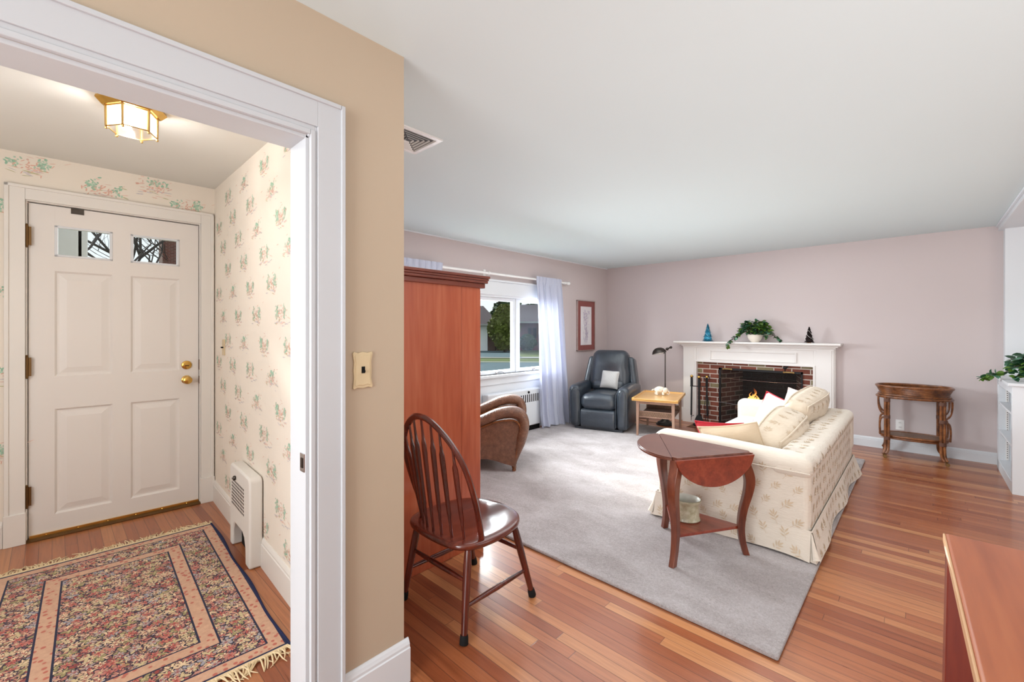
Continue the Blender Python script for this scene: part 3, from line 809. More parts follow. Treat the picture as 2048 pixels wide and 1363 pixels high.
# ---- floral runner in the foyer
RR = empty('runner_rug', (-2.85, .24, 0), -radians(2.5), 'fringed floral oriental rug on the foyer floor before the front door', 'rug')
g = G()
def rugfn(u, v):
    x = lerp(-.83, .83, u); y = lerp(-.50, .50, v)
    e = .006 * sin(x * 9) * max(0, v - .8) * 5
    return (x, y + e, .007 + .0025 * max(0, sin(x * 5 + 1) * sin(y * 4)))
g.grid(50, 30, rugfn)
for (y) in (-.5, .5): pass
o = g.build('field', M['runner'], RR)
for sy in (-1, 1):
    g = G(); g.tube([(lerp(-.83, .83, i / 40), sy * .502 + .006 * sin(lerp(-.83, .83, i / 40) * 9) * (sy > 0), .006) for i in range(41)], .0065, 6); g.build('binding', M['selvage'], RR)
for sx in (-1, 1):
    g = G(); r = random.Random(3 + sx)
    for i in range(120):
        y = -.5 + i / 119.0; L = r.uniform(.04, .10) if sx < 0 else r.uniform(.045, .095); dy = r.gauss(0, .018)
        P = [(sx * .828, y, .007), (sx * (.83 + L * .35), y + dy * .3, .010 + r.random() * .004), (sx * (.83 + L * .7), y + dy * .8, .006), (sx * (.83 + L), y + dy * 1.5, .003)]
        g.tube(P, [.003, .0035, .003, .0015], 4)
    g.box(sx * .822, -.5, .003, sx * .842, .5, .0095)
    f = g.build('fringe', M['fringe'], RR); f['label'] = 'knotted cream fringe'

# ---- armoire
A = empty('armoire', (-2.63, 1.43, 0), 0, 'tall cherry wood armoire with dark crown behind the spindle back chair', 'armoire')
ax0, ax1, ay0, ay1, at_ = -.57, .57, -.46, .477, 1.672
g = G(); g.box(ax0, ay0, .0, ax1 - .0008, ay1 - .175, at_); g.box(ax0, ay1 - .175, 0, ax1, ay1 - .02, at_); g.build('carcass', M['cherry'], A, bevel=.003)
g = G()
for (o_, z0, z1) in ((.012, at_ - .03, at_), (.026, at_ , at_ + .016), (.030, at_ + .016, at_ + .03), (.036, at_ + .03, at_ + .048)):
    g.box(ax0 - o_, ay0, z0, ax1 + o_, ay1 + o_, z1)
g.build('crown', M['cherry_dk'], A, bevel=.004)
g = G(); g.box(ax0 - .01, ay1 - .03, 0, ax1 + .006, ay1 + .004, .09); g.build('plinth', M['cherry'], A, bevel=.003)
for sx in (-1, 1):
    g = G(); x0, x1 = (.006, .55) if sx > 0 else (-.55, -.006)
    y0 = ay1 - .02
    g.box(x0, y0, .1, x0 + .07, y0 + .02, 1.63); g.box(x1 - .07, y0, .1, x1, y0 + .02, 1.63); g.box(x0 + .07, y0, .1, x1 - .07, y0 + .02, .18); g.box(x0 + .07, y0, 1.55, x1 - .07, y0 + .02, 1.63); g.box(x0 + .07, y0, .8, x1 - .07, y0 + .02, .87); g.box(x0 + .06, y0, .17, x1 - .06, y0 + .01, 1.56)
    d_ = g.build('door', M['cherry'], A, bevel=.003)
    g = G(); g.ell((sx * .045, y0 + .034, .92), .016, 12); g.tube([(sx * .045, y0 + .015, .92), (sx * .045, y0 + .03, .92)], .007, 8); g.build('knob', M['oldbrass'], d_)

# ---- spindle back chair
CH = empty('windsor_chair', (-1.69, 1.47, 0), 0, 'dark mahogany bow-back chair with flat spindles in front of the armoire', 'chair')
SZ = .418
half = [(0, -.258), (.10, -.253), (.18, -.236), (.228, -.19), (.252, -.12), (.256, -.02), (.243, .07), (.215, .145), (.165, .20), (.09, .232), (0, .238)]
hp = smooth2(half, 4); outline = hp + [(-x, y) for x, y in hp[-2:0:-1]]
g = G(); n = len(outline)
def dish(x, y):
    r2 = (x / .2) ** 2 + ((y + .01) / .2) ** 2
    return -.018 * max(0, 1 - r2) + .006 * max(0, 1 - (x / .06) ** 2) * max(0, y / .24)
vs = []; fs = []
levels = [(.93, SZ - .034), (.985, SZ - .028), (1.0, SZ - .014), (.985, SZ - .003), (.95, SZ)] + [(q, SZ) for q in (.85, .7, .5, .3, .12)]
for (q, z) in levels:
    for (x, y) in outline:
        X, Y = x * q, y * q - .005 * (1 - q)
        vs.append((X, Y, z + (dish(X, Y) if q < .96 and z >= SZ else 0)))
for k in range(len(levels) - 1):
    for i in range(n): fs.append((k * n + i, k * n + (i + 1) % n, (k + 1) * n + (i + 1) % n, (k + 1) * n + i))
fs.append(tuple(range(n))[::-1]); fs.append(tuple(range((len(levels) - 1) * n, len(levels) * n)))
g.add(vs, fs); g.build('seat', M['mahog_seat'], CH, angle=60)
legs = {}
for (sx, sy) in ((-1, -1), (1, -1), (-1, 1), (1, 1)):
    top = Vector((sx * .195, -.175 if sy < 0 else .13, SZ - .03)); bot = Vector((sx * .236 if sy < 0 else sx * .226, sy * .236, .0))
    legs[(sx, sy)] = (top, bot)
    P = [lerp(top, bot, t) for t in (0, .08, .2, .4, .6, .8, .94)]
    g = G(); g.tube(P, [.014, .017, .019, .0185, .017, .0155, .0145], 12); l = g.build('leg', M['mahog'], CH)
    g = G(); a_ = lerp(top, bot, .90); g.tube([a_, lerp(top, bot, .93), lerp(top, bot, .99), bot + Vector((0, 0, .001))], [.0175, .019, .020, .0185], 12); f = g.build('rubber_cap', M['rubber'], l); f['label'] = 'black rubber leg cap'
def at_leg(k, t): return lerp(legs[k][0], legs[k][1], t)
for (k1, k2, t) in (((-1, -1), (-1, 1), .60), ((1, -1), (1, 1), .62), ((-1, -1), (1, -1), .36), ((-1, 1), (1, 1), .33)):
    a, b = at_leg(k1, t), at_leg(k2, t); g = G()
    g.tube([lerp(a, b, q) for q in (0, .12, .3, .5, .7, .88, 1)], [.008, .0095, .0115, .013, .0115, .0095, .008], 10); g.build('stretcher', M['mahog'], CH)
def bowY(z): return -.118 - .178 * (z - SZ) / .555
bh = [(.222, SZ - .01), (.243, .55), (.248, .66), (.234, .77), (.186, .862), (.118, .928), (.05, .965), (0, .972)]
bp = smooth2(bh, 4); full = [(x, z) for x, z in bp] + [(-x, z) for x, z in bp[-2::-1]]
BOW = [Vector((x, bowY(z), z)) for x, z in full]
g = G(); g.tube(BOW, .0165, 8, up=(0, 1, 0), flat=.72); g.build('bow', M['mahog'], CH)
for i in range(7):
    t = (i - 3) / 3.0
    ba = Vector((t * .165, -.222 + .05 * t * t, SZ - .01))
    xt = t * .185
    best = max((p for p in BOW), key=lambda p: -abs(p.x - xt) + (.0 if p.z > .75 else -9))
    tp = best.copy()
    g = G(); dirv = tp - ba; side = Vector((1, 0, 0)); nrm = dirv.cross(side).normalized()
    prof = [(0, .006, .006), (.13, .0065, .0065), (.2, .009, .007), (.24, .0150, .006), (.5, .0178, .0055), (.70, .0205, .0052), (.77, .0195, .0055), (.81, .0105, .0068), (.87, .0068, .0062), (1.0, .0052, .0052)]
    vs = []; fs = []; m_ = 8
    for (q, wx, wy) in prof:
        c = lerp(ba, tp, q)
        for j in range(m_):
            an = 2 * pi * j / m_ + pi / 8
            vs.append(c + side * cos(an) * wx + nrm * sin(an) * wy)
    for k in range(len(prof) - 1):
        for j in range(m_): fs.append((k * m_ + j, k * m_ + (j + 1) % m_, (k + 1) * m_ + (j + 1) % m_, (k + 1) * m_ + j))
    fs += [tuple(range(m_)), tuple(range((len(prof) - 1) * m_, len(prof) * m_))]
    g.add(vs, fs); g.build('spindle', M['mahog'], CH, angle=30)

# ---- wicker armchair (local x = forwards, y = to its left, far side)
WC = empty('wicker_armchair', (-2.87, 3.03, .0215), YAW, 'brown woven wicker armchair with rolled arms half hidden by the armoire', 'armchair')
sil = [(-.50, .445), (-.42, .475), (-.295, .525), (-.147, .588), (-.024, .613), (.07, .603), (.128, .565), (.160, .50), (.166, .42), (.150, .34), (.125, .26), (.085, .17), (.052, .09), (.035, .045)]
AW, AL = .15, .78
def arm(y0, nm):
    g = G(); S = smoothpts([(x, 0, z) for x, z in sil], 3); n_ = 12
    vs = []; fs = []; cen = Vector((-.14, 0, .30))
    for i, p in enumerate(S):
        a = S[max(i - 1, 0)]; b = S[min(i + 1, len(S) - 1)]; t = (b - a).normalized(); nr = Vector((t.z * -1, 0, t.x))
        if nr.dot(p - cen) < 0: nr = -nr
        th = .052 if p.z > .3 or p.x < .05 else lerp(.022, .052, max(0, (p.z - .04) / .26)); wd = AW / 2 if p.z > .3 or p.x < 0 else lerp(.03, AW / 2, max(0, (p.z - .04) / .26))
        for j in range(n_):
            an = 2 * pi * j / n_
            ca, sa = cos(an), sin(an)
            ca = math.copysign(abs(ca) ** .7, ca); sa = math.copysign(abs(sa) ** .8, sa)
            vs.append(p + Vector((0, y0 + ca * wd, 0)) + nr * (sa * th - th * .85))
    for k in range(len(S) - 1):
        for j in range(n_): fs.append((k * n_ + j, k * n_ + (j + 1) % n_, (k + 1) * n_ + (j + 1) % n_, (k + 1) * n_ + j))
    fs += [tuple(range(n_)), tuple(range((len(S) - 1) * n_, len(S) * n_))]
    g.add(vs, fs); a_ = g.build(nm, M['wicker'], WC, angle=60)
    inner = smooth2([(-.50, .385), (-.295, .42), (-.15, .475), (-.03, .495), (.05, .485), (.088, .43), (.088, .34), (.062, .2), (.03, .075), (.0, .068), (-.06, .08), (-.186, .118), (-.295, .124), (-.42, .10), (-.48, .05), (-.50, .05)], 3)
    g = G(); g.prism(inner, y0 - AW / 2 + .028, y0 + AW / 2 - .028, 'y'); g.build('side_panel', M['wicker'], a_, angle=50)
    for sd in (-1, 1):
        g = G(); bd = smoothpts([(-.48, y0 + sd * .056, .365), (-.295, y0 + sd * .056, .425), (-.15, y0 + sd * .056, .478), (-.03, y0 + sd * .056, .497), (.048, y0 + sd * .056, .485), (.086, y0 + sd * .056, .43), (.084, y0 + sd * .054, .34), (.056, y0 + sd * .046, .2), (.028, y0 + sd * .03, .08)], 4)
        g.tube(bd, .010, 6); g.build('braid', M['bamboo'], a_)
    g = G(); g.lathe([(.017, 0), (.021, .012), (.018, .026), (.024, .034), (.021, .05), (.016, .075)], 12, (.028, y0, .001)); g.build('foot', M['bamboo'], a_)
    g = G(); g.lathe([(.018, 0), (.022, .03), (.02, .08)], 10, (-.47, y0, .001)); g.build('foot', M['bamboo'], a_)
    return a_
arm(0.0, 'arm'); arm(AL, 'arm')
g = G(); g.rbox((-.22, AL / 2, .26), (.50, AL - .13, .16), .05, 3, 4); g.build('seat', M['wicker'], WC)
g = G()
def bk(u, v):
    z = lerp(.06, .84, v); y = lerp(-.05, AL + .01, u); return (-.42 - .12 * v + .05 * sin(v * pi), y, z - .10 * (2 * u - 1) ** 2 * v)
k0 = g.mark(); g.grid(12, 10, bk); g.grid(12, 10, lambda u, v: tuple(Vector(bk(u, v)) + Vector((-.06, 0, 0))))
n12 = 13
rim = [bk(i / 12, 1) for i in range(13)]
g.build('backrest', M['wicker'], WC)
g = G(); g.tube([tuple(Vector(p) + Vector((-.03, 0, 0))) for p in [bk(0, j / 10) for j in range(11)] + [bk(i / 12, 1) for i in range(1, 13)] + [bk(1, 1 - j / 10) for j in range(1, 11)]], .038, 8); g.build('back_rim', M['wicker'], WC)

# ---- leather recliner (local -y = facing)
RC = empty('recliner', (-3.178, 5.05, .021), radians(15.5), 'dark navy leather recliner in the corner beside the window curtain', 'recliner')
def puff(k):
    def f(p): return p
    return f
for sx in (-1, 1):
    def armf(p, sx=sx):
        x, y, z = p
        if z > .16: z += .02 * (1 - (y / .42) ** 2)
        bulge = .02 * max(0, (z + .1)) / .4
        x += sx * bulge
        return (x, y, z)
    g = G(); g.rbox((sx * .32, .40, .305), (.165, .84, .57), .075, 4, 5, armf); a_ = g.build('arm', M['leather'], RC)
    g = G(); g.tube([(sx * .32 + dx, -.025, z) for dx, z in ((-.068, .06), (-.07, .3), (-.064, .5), (-.03, .565), (.03, .568), (.07, .5), (.074, .3), (.07, .06))], .005, 5); g.build('piping', M['leather'], a_)
g = G(); g.rbox((0, .30, .375), (.49, .66, .20), .085, 4, 5, lambda p: (p[0], p[1] - (.02 * (1 - (p[0] / .25) ** 2)), p[2] + .025 * (1 - (p[0] / .25) ** 2) * (p[2] > 0))); g.build('seat', M['leather'], RC)
g = G(); g.rbox((0, .06, .155), (.485, .16, .255), .035, 4, 5, lambda p: (p[0], p[1] - .025 * (1 - (p[2] / .13) ** 2) * (p[1] < 0), p[2])); g.build('footrest', M['leather'], RC)
def tilt(c, a): return TR(*c) @ R3('X', a)
g = G(); k = g.mark()
def backf(p):
    x, y, z = p
    w = 1.0 + .06 * (z < 0) - .07 * max(0, z) / .3
    y -= .035 * (1 - (x / .28) ** 2) * (1 - (z / .33) ** 2)
    if x: y -= .03 * math.exp(-((z - .12) / .14) ** 2) * (y < 0)
    return (x * w, y, z)
g.rbox((0, 0, 0), (.56, .24, .60), .10, 4, 7, backf); g.xf(TR(0, .68, .755) @ R3('X', -radians(13)), k); bq = g.build('backrest', M['leather'], RC)
g = G(); k = g.mark(); g.rbox((0, 0, 0), (.50, .16, .17), .07, 4, 5, lambda p: (p[0], p[1] - .03 * (1 - (p[0] / .25) ** 2) * (p[1] < 0), p[2])); g.xf(TR(0, .565, .545) @ R3('X', -radians(12)), k); g.build('lumbar_roll', M['leather'], bq)
for sx in (-1, 1):
    g = G(); k = g.mark(); g.rbox((0, 0, 0), (.10, .22, .50), .04, 3, 4, lambda p, sx=sx: (p[0] - sx * .06 * (p[2] / .25) * .7, p[1], p[2])); g.xf(TR(sx * .325, .72, .70) @ R3('X', -radians(11)), k); g.build('wing', M['leather'], bq)
g = G(); g.rbox((0, .42, .16), (.62, .70, .26), .03, 2, 2); g.box(-.33, .02, .0, .33, .78, .03); g.build('base', M['leather'], RC)

def pillow(w, h, t, n=14, pinch=.06, crease=0.0, seed=0):
    """square throw pillow in the xz plane, facing -y, centred on its middle"""
    r = random.Random(seed); g = G()
    ph = [r.uniform(0, 6) for _ in range(4)]
    def P(u, v, s):
        a, b = 2 * u - 1, 2 * v - 1
        k = max(0, (1 - a * a)) ** .42 * max(0, (1 - b * b)) ** .42
        x = a * w / 2 * (1 - pinch * (1 - b * b) * abs(a)); z = b * h / 2 * (1 - pinch * (1 - a * a) * abs(b))
        d = t / 2 * k + crease * k * (1 - k) * (sin(7 * a + ph[0]) * sin(5 * b + ph[1]))
        return (x, s * d, z)
    g.grid(n, n, lambda u, v: P(u, v, -1)); g.grid(n, n, lambda u, v: P(u, v, 1))
    return g
def piping(w, h, pinch, r=.005, n=14):
    P = []
    def E(u, v):
        a, b = 2 * u - 1, 2 * v - 1
        return (a * w / 2 * (1 - pinch * (1 - b * b) * abs(a)), 0, b * h / 2 * (1 - pinch * (1 - a * a) * abs(b)))
    P += [E(i / n, 0) for i in range(n)] + [E(1, i / n) for i in range(n)] + [E(1 - i / n, 1) for i in range(n)] + [E(0, 1 - i / n) for i in range(n)]
    g = G(); g.tube(P, r, 6, closed=True); return g
def put(g, Mx): g.xf(Mx); return g
g = pillow(.26, .27, .12, 14, .06, .012, 2); o = g.build('throw_pillow', M['greypillow'], None, angle=80)
o.matrix_world = TR(-3.275, 5.53, .665) @ R3('Z', radians(15.5)) @ R3('Y', radians(3)) @ R3('X', -radians(20))
tag(o, 'small square pale grey pillow propped on the navy recliner', 'pillow')

# ---- small maple side table with woven shelf
ET = empty('end_table', (-2.54, 5.56, .0215), radians(15.5), 'small maple topped side table with woven shelf beside the recliner', 'side table')
tw, tl, th = .56, .80, .485
g = G(); g.box(-tw / 2, -tl / 2, th - .03, tw / 2, tl / 2, th - .008)
for (x0, y0, x1, y1) in ((-tw / 2, -tl / 2, -tw / 2 + .03, tl / 2), (tw / 2 - .03, -tl / 2, tw / 2, tl / 2), (-tw / 2, tl / 2 - .03, tw / 2, tl / 2)): g.box(x0, y0, th - .012, x1, y1, th + .004)
g.box(-tw / 2, -tl / 2, th - .034, tw / 2, -tl / 2 + .02, th - .006)
g.build('top', M['maple'], ET, bevel=.003)
g = G()
for (x0, y0, x1, y1) in ((-tw / 2 + .05, -tl / 2 + .05, tw / 2 - .05, -tl / 2 + .07), (-tw / 2 + .05, tl / 2 - .07, tw / 2 - .05, tl / 2 - .05), (-tw / 2 + .05, -tl / 2 + .05, -tw / 2 + .07, tl / 2 - .05), (tw / 2 - .07, -tl / 2 + .05, tw / 2 - .05, tl / 2 - .05)): g.box(x0, y0, th - .075, x1, y1, th - .034)
g.build('apron', M['walnut_pale'], ET, bevel=.002)
for sx in (-1, 1):
    for sy in (-1, 1):
        g = G(); X, Y = sx * (tw / 2 - .065), sy * (tl / 2 - .065)
        k = g.mark(); a, b = .02, .0125
        dx, dy = sx * .004, sy * .004
        g.add([(X - a, Y - a, th - .034), (X + a, Y - a, th - .034), (X + a, Y + a, th - .034), (X - a, Y + a, th - .034), (X + dx - b, Y + dy - b, .002), (X + dx + b, Y + dy - b, .002), (X + dx + b, Y + dy + b, .002), (X + dx - b, Y + dy + b, .002)],
              [(0, 1, 2, 3), (7, 6, 5, 4), (0, 4, 5, 1), (1, 5, 6, 2), (2, 6, 7, 3), (3, 7, 4, 0)]); g.build('leg', M['walnut_pale'], ET, bevel=.003)
g = G(); g.box(-tw / 2 + .06, -tl / 2 + .07, .245, tw / 2 - .06, tl / 2 - .07, .256)
for (sy) in (-1, 1):
    g.box(-tw / 2 + .06, sy * (tl / 2 - .075) - .006, .245, tw / 2 - .06, sy * (tl / 2 - .075) + .006, .315)
g.build('shelf', M['rattan_dk'], ET, bevel=.002)
g = G()
for y_ in (-tl / 2 + .068, ): 
    g.box(-tw / 2 + .055, y_, .236, tw / 2 - .055, y_ + .012, .248); g.box(-tw / 2 + .055, y_, .310, tw / 2 - .055, y_ + .012, .319)
g.build('shelf_rail', M['walnut_pale'], ET, bevel=.002)

# ---- floral elephant
g = G()
g.ell((0, 0, .068), (.078, .046, .05), 16); g.ell((.075, 0, .062), (.040, .040, .040), 14)
for (x, y) in ((-.045, -.026), (-.045, .026), (.04, -.026), (.04, .026)): g.lathe([(.020, 0), (.020, .012), (.017, .04), (.019, .06)], 10, (x, y, 0.0015))
g.tube([(.10, 0, .06), (.125, 0, .04), (.128, 0, .02), (.118, 0, .006), (.10, 0, .008)], [.017, .014, .012, .010, .008], 8)
g.tube([(-.075, 0, .075), (-.10, 0, .07), (-.108, 0, .058)], [.008, .006, .009], 6)
for sy in (-1, 1): g.ell((.062, sy * .043, .062), (.030, .008, .034), 12)
o = g.build('elephant_figurine', M['elephant'], angle=80); o.scale = (.92, .92, .92)
o.matrix_world = TR(-2.575, 5.64, .5035) @ R3('Z', radians(38)) @ Matrix.Scale(.95, 4)
tag(o, 'white ceramic elephant figurine with floral print on the maple side table', 'figurine')

# ---- pharmacy floor lamp
FL = empty('floor_lamp', (-2.72, 6.14, 0), 0, 'black pharmacy floor lamp with dome shade behind the maple side table', 'floor lamp')
g = G(); g.lathe([(.125, 0.001), (.128, .008), (.118, .018), (.112, .022), (.108, .034), (.075, .05), (.05, .07), (.03, .10), (.016, .125), (.010, .13)], 28); g.build('base', M['black'], FL)
g = G(); g.tube([(0, 0, .12), (0, 0, .6)], .009, 10); g.tube([(0, 0, .6), (0, 0, 1.09)], .0075, 10); g.build('pole', M['gun'], FL)
g = G(); k = g.mark(); g.ell((0, 0, 0), (.022, .022, .022), 12); g.tube([(0, 0, 0), (.04, 0, .02)], .010, 8); g.ell((.055, 0, .025), .02, 10); g.xf(TR(.03, 0, 1.10), k); g.tube([(-.0, 0, 1.075), (-.01, 0, 1.05), (-.022, 0, 1.03)], [.006, .008, .005], 6); g.build('joint', M['gun'], FL)
g = G(); k = g.mark()
prof = [(.008, .085), (.045, .078), (.075, .058), (.095, .028), (.103, 0)]
g.lathe(prof, 24, cap=False); g.lathe([(r - .004, z - .003) for r, z in prof], 24, cap=False, mi=1); g.xf(TR(-.075, -.03, 1.035) @ R3('Y', -radians(14)), k)
sh = g.build('lamp_shade', [M['gun'], M['white']], FL, angle=60)
g = G(); g.ell((-.07, -.03, 1.05), (.025, .025, .03), 10); g.build('bulb', M['white'], sh)
# lamp cord on the floor
g = G(); g.tube(smoothpts([(-2.85, 6.16, .004), (-3.05, 6.12, .004), (-3.2, 6.25, .004), (-3.1, 6.4, .004), (-3.3, 6.5, .004), (-3.5, 6.58, .004)], 5), .0035, 5); o = g.build('lamp_cord', M['black']); tag(o, 'thin black cord on the floor behind the recliner', 'cord')

# ---- framed print
PF = empty('framed_print', (XL, 5.965, 1.447), 0, 'tall framed iris print with maroon mat on the wall by the curtain', 'picture')
hw, hh = .253, .405
g = G()
for (y0, z0, y1, z1) in ((-hw, -hh, -hw + .012, hh), (hw - .012, -hh, hw, hh), (-hw, -hh, hw, -hh + .012), (-hw, hh - .012, hw, hh)): g.box(.0, y0, z0, .032, y1, z1)
g.build('frame', M['silverframe'], PF, bevel=.002)
g = G(); g.box(.012, -hw + .011, -hh + .011, .020, hw - .011, hh - .011); g.build('mat_board', M['mat_maroon'], PF, smooth=False)
g = G(); pw, ph = .148, .308
g.box(.0195, -pw - .01, -ph - .005, .0215, pw + .005, ph - .0)
r = random.Random(5)
for i in range(120):
    y = r.gauss(.0, .028) + (-.03 if r.random() < .3 else 0); z = r.uniform(-.28, .2)
    if z > 0: y += r.gauss(0, .03)
    L = r.uniform(.02, .1); dy = r.gauss(0, .25) * L
    w_ = r.uniform(.0012, .004)
    if abs(y) > .12 or z + L > .28: continue
    g.add([(.022, y - w_, z), (.022, y + w_, z), (.022, y + dy + w_ * .4, z + L), (.022, y + dy - w_ * .4, z + L)], [(0, 1, 2, 3)], r.choice((1, 1, 2)))
for i in range(26):
    y = r.gauss(0, .07); z = r.uniform(.0, .24)
    if abs(y) > .12: continue
    g.ell((.0215, y, z), (.001, r.uniform(.006, .013), r.uniform(.005, .012)), 8, r.choice((1, 2)))
g.build('print', [M['print'], M['printpurple'], M['printgrey']], PF, smooth=False, fix=False)

# ---- radiator cover under the window
RD = empty('radiator_cover', (XL + .006, 4.0, 0), 0, 'white metal radiator cover with slotted grille below the window', 'radiator')
g = G(); g.box(.001, -.33, .075, .118, .70, .575); g.build('housing', M['trim'], RD, bevel=.02, seg=3)
g = G()
for i in range(12):
    y = .14 + i * .0425; g.box(.1165, y, .40, .1195, y + .02, .505)
g.build('grille', M['printgrey'] if False else M['gun'], RD, smooth=False)
g = G(); k = g.mark(); g.lathe([(.012, 0), (.018, .006), (.016, .014), (.004, .018)], 12); g.xf(TR(.118, .42, .535) @ R3('Y', pi / 2), k); g.build('knob', M['black'], RD)
g = G(); g.box(.01, -.32, .001, .09, .69, .077); g.build('kick', M['dark'], RD, smooth=False)

# ---- curtain rod and curtains
CR = empty('curtain_rod', (XL + .085, 3.95, 2.083), 0, 'white curtain rod with ball finial above the picture window', 'curtain rod')
g = G(); g.tube([(0, -1.52, -.002), (0, 1.40, 0)], .014, 10); g.build('rod', M['white'], CR)
for s in (-1, 1):
    g = G(); y = -1.52 if s < 0 else 1.40
    k = g.mark(); g.lathe([(.012, 0), (.02, .004), (.02, .012), (.012, .016), (.022, .03), (.027, .045), (.022, .06), (.006, .07)], 14); g.xf(TR(0, y, 0) @ R3('X', -s * pi / 2), k); g.build('finial', M['white'], CR)
for y in (-1.44, -.23, 1.36):
    g = G(); g.box(-.084, y - .018, -.03, -.076, y + .018, .05); g.tube([(-.08, y, .0), (-.03, y, -.012), (0, y, -.016)], .009, 8); g.tube([(0, y - .011, 0), (0, y + .011, 0)], .02, 12); g.build('bracket', M['white'], CR)
def curtain(y0t, y1t, y0b, y1b, name, lab, nf, seed):
    r = random.Random(seed); ph = r.uniform(0, 6); g = G()
    def f(u, v):
        z = lerp(.03, 2.125, v)
        yt, yb = lerp(y0t, y1t, u), lerp(y0b, y1b, u); t = v ** .8
        y = lerp(yb, yt, t)
        amp = lerp(.042, .020, v ** 2)
        w = sin(2 * pi * nf * u + ph + .6 * sin(3 * v + ph)) + .45 * sin(2 * pi * nf * 2.3 * u + 1.3 * ph + v)
        if v > .955: w = .5 * sin(2 * pi * 14 * u) * (1 if v < .99 else 1)
        x = amp * w * .8 + .105 * (1 - v) ** .8
        if v > .94: x = lerp(x, .017 + .004 * sin(2 * pi * 16 * u), min(1, (v - .94) / .03))
        y += .012 * sin(2 * pi * nf * u * 2 + v * 2)
        if v < .08: x += .02 * (1 - v / .08); 
        return (x, y, z + .012 * sin(6 * u) * (1 - v))
    g.grid(90, 60, f)
    o = g.build(name, M['curtain'], angle=80); o.location = (XL + .085 + .006, 0, 0); tag(o, lab, 'curtain', None); return o
curtain(4.60, 5.19, 4.585, 5.285, 'curtain', 'pale lavender curtain hanging to the floor beside the framed print', 4.3, 3)
curtain(2.36, 2.98, 2.30, 2.80, 'curtain', 'gathered lavender curtain top showing over the armoire', 4.0, 5)
# ---- helper: build a part given in room coordinates under an Empty
def wb(g, name, mats, par, **kw):
    g.xf((TR(*par.location) @ R3('Z', par.rotation_euler[2])).inverted()); return g.build(name, mats, par, **kw)

# ---- triangular drop-leaf table
TT = empty('drop_leaf_table', (-1.022, 2.70, .021), 0, 'triangular mahogany drop-leaf table with one leaf down at the end of the sofa', 'table')
TZ = .632
def tw_(p): return Vector((p[0] - TT.location.x, p[1] - TT.location.y, p[2] if len(p) > 2 else 0))
V1, V2, V3 = [tw_(p) for p in ((-1.018, 2.396), (-.722, 2.858), (-1.345, 2.925))]
cenT = (V1 + V2 + V3) / 3
def cut(V, A, B, k=.045): return [V + (A - V).normalized() * k, V + (B - V).normalized() * k]
tri = []
for V, A, B in ((V1, V3, V2), (V2, V1, V3), (V3, V2, V1)):
    q = cut(V, A, B, .03); tri += q
g = G(); g.prism([(p.x, p.y) for p in tri], TZ - .02, TZ); g.build('top', M['table_wood'], TT, bevel=.003)
def leaf_poly(L, Hh, n=26):
    return [(-L / 2 + L * i / n, -Hh * (1 - (2 * i / n - 1) ** 2) ** .62) for i in range(n + 1)]
# raised leaf on the V3-V1 side
def raised(A, B, out):
    d = (B - A); L = d.length - .03; e = d.normalized(); c = (A + B) / 2
    P = [c + e * u - out * w for (u, w) in leaf_poly(L, .165)]
    return P
e31 = (V1 - V3).normalized(); o31 = Vector((-e31.y, e31.x, 0)); o31 = o31 if o31.dot(((V1 + V3) / 2) - cenT) > 0 else -o31
P = raised(V3, V1, o31)
P = [p + o31 * .002 for p in P]
g = G(); g.prism([(p.x, p.y) for p in P], TZ - .02, TZ - .006)
k = g.mark(); q = [cenT.lerp(p, 1.0) - o31 * .006 for p in P]; g.prism([(p.x, p.y) for p in [P[0]] + q[1:-1] + [P[-1]]], TZ - .006, TZ)
g.build('leaf', M['table_wood'], TT, bevel=.002)['label'] = 'raised round-edged leaf'
def hang(A, B, name):
    d = (B - A); L = d.length - .02; e = d.normalized(); c = (A + B) / 2; o_ = Vector((e.y, -e.x, 0))
    o_ = o_ if o_.dot(c - cenT) > 0 else -o_
    P = leaf_poly(L, .168)
    vs = []; m_ = len(P)
    for dd in (.002, .017):
        for (u, w) in P: vs.append(c + e * u + o_ * dd + Vector((0, 0, TZ - .012 + w)))
    g = G(); g.add(vs, [list(range(m_)), list(range(m_, 2 * m_))[::-1]] + [(i, (i + 1) % m_, m_ + (i + 1) % m_, m_ + i) for i in range(m_)])
    g.build(name, M['leaf_wood'], TT, bevel=.002)['label'] = 'lowered half-round leaf'
hang(V1, V2, 'leaf'); hang(V2, V3, 'leaf')
feet = [tw_(p) for p in ((-1.036, 2.438), (-.775, 2.872), (-1.279, 2.88))]
tops = [V1.lerp(cenT, .16), V2.lerp(cenT, .17), V3.lerp(cenT, .17)]
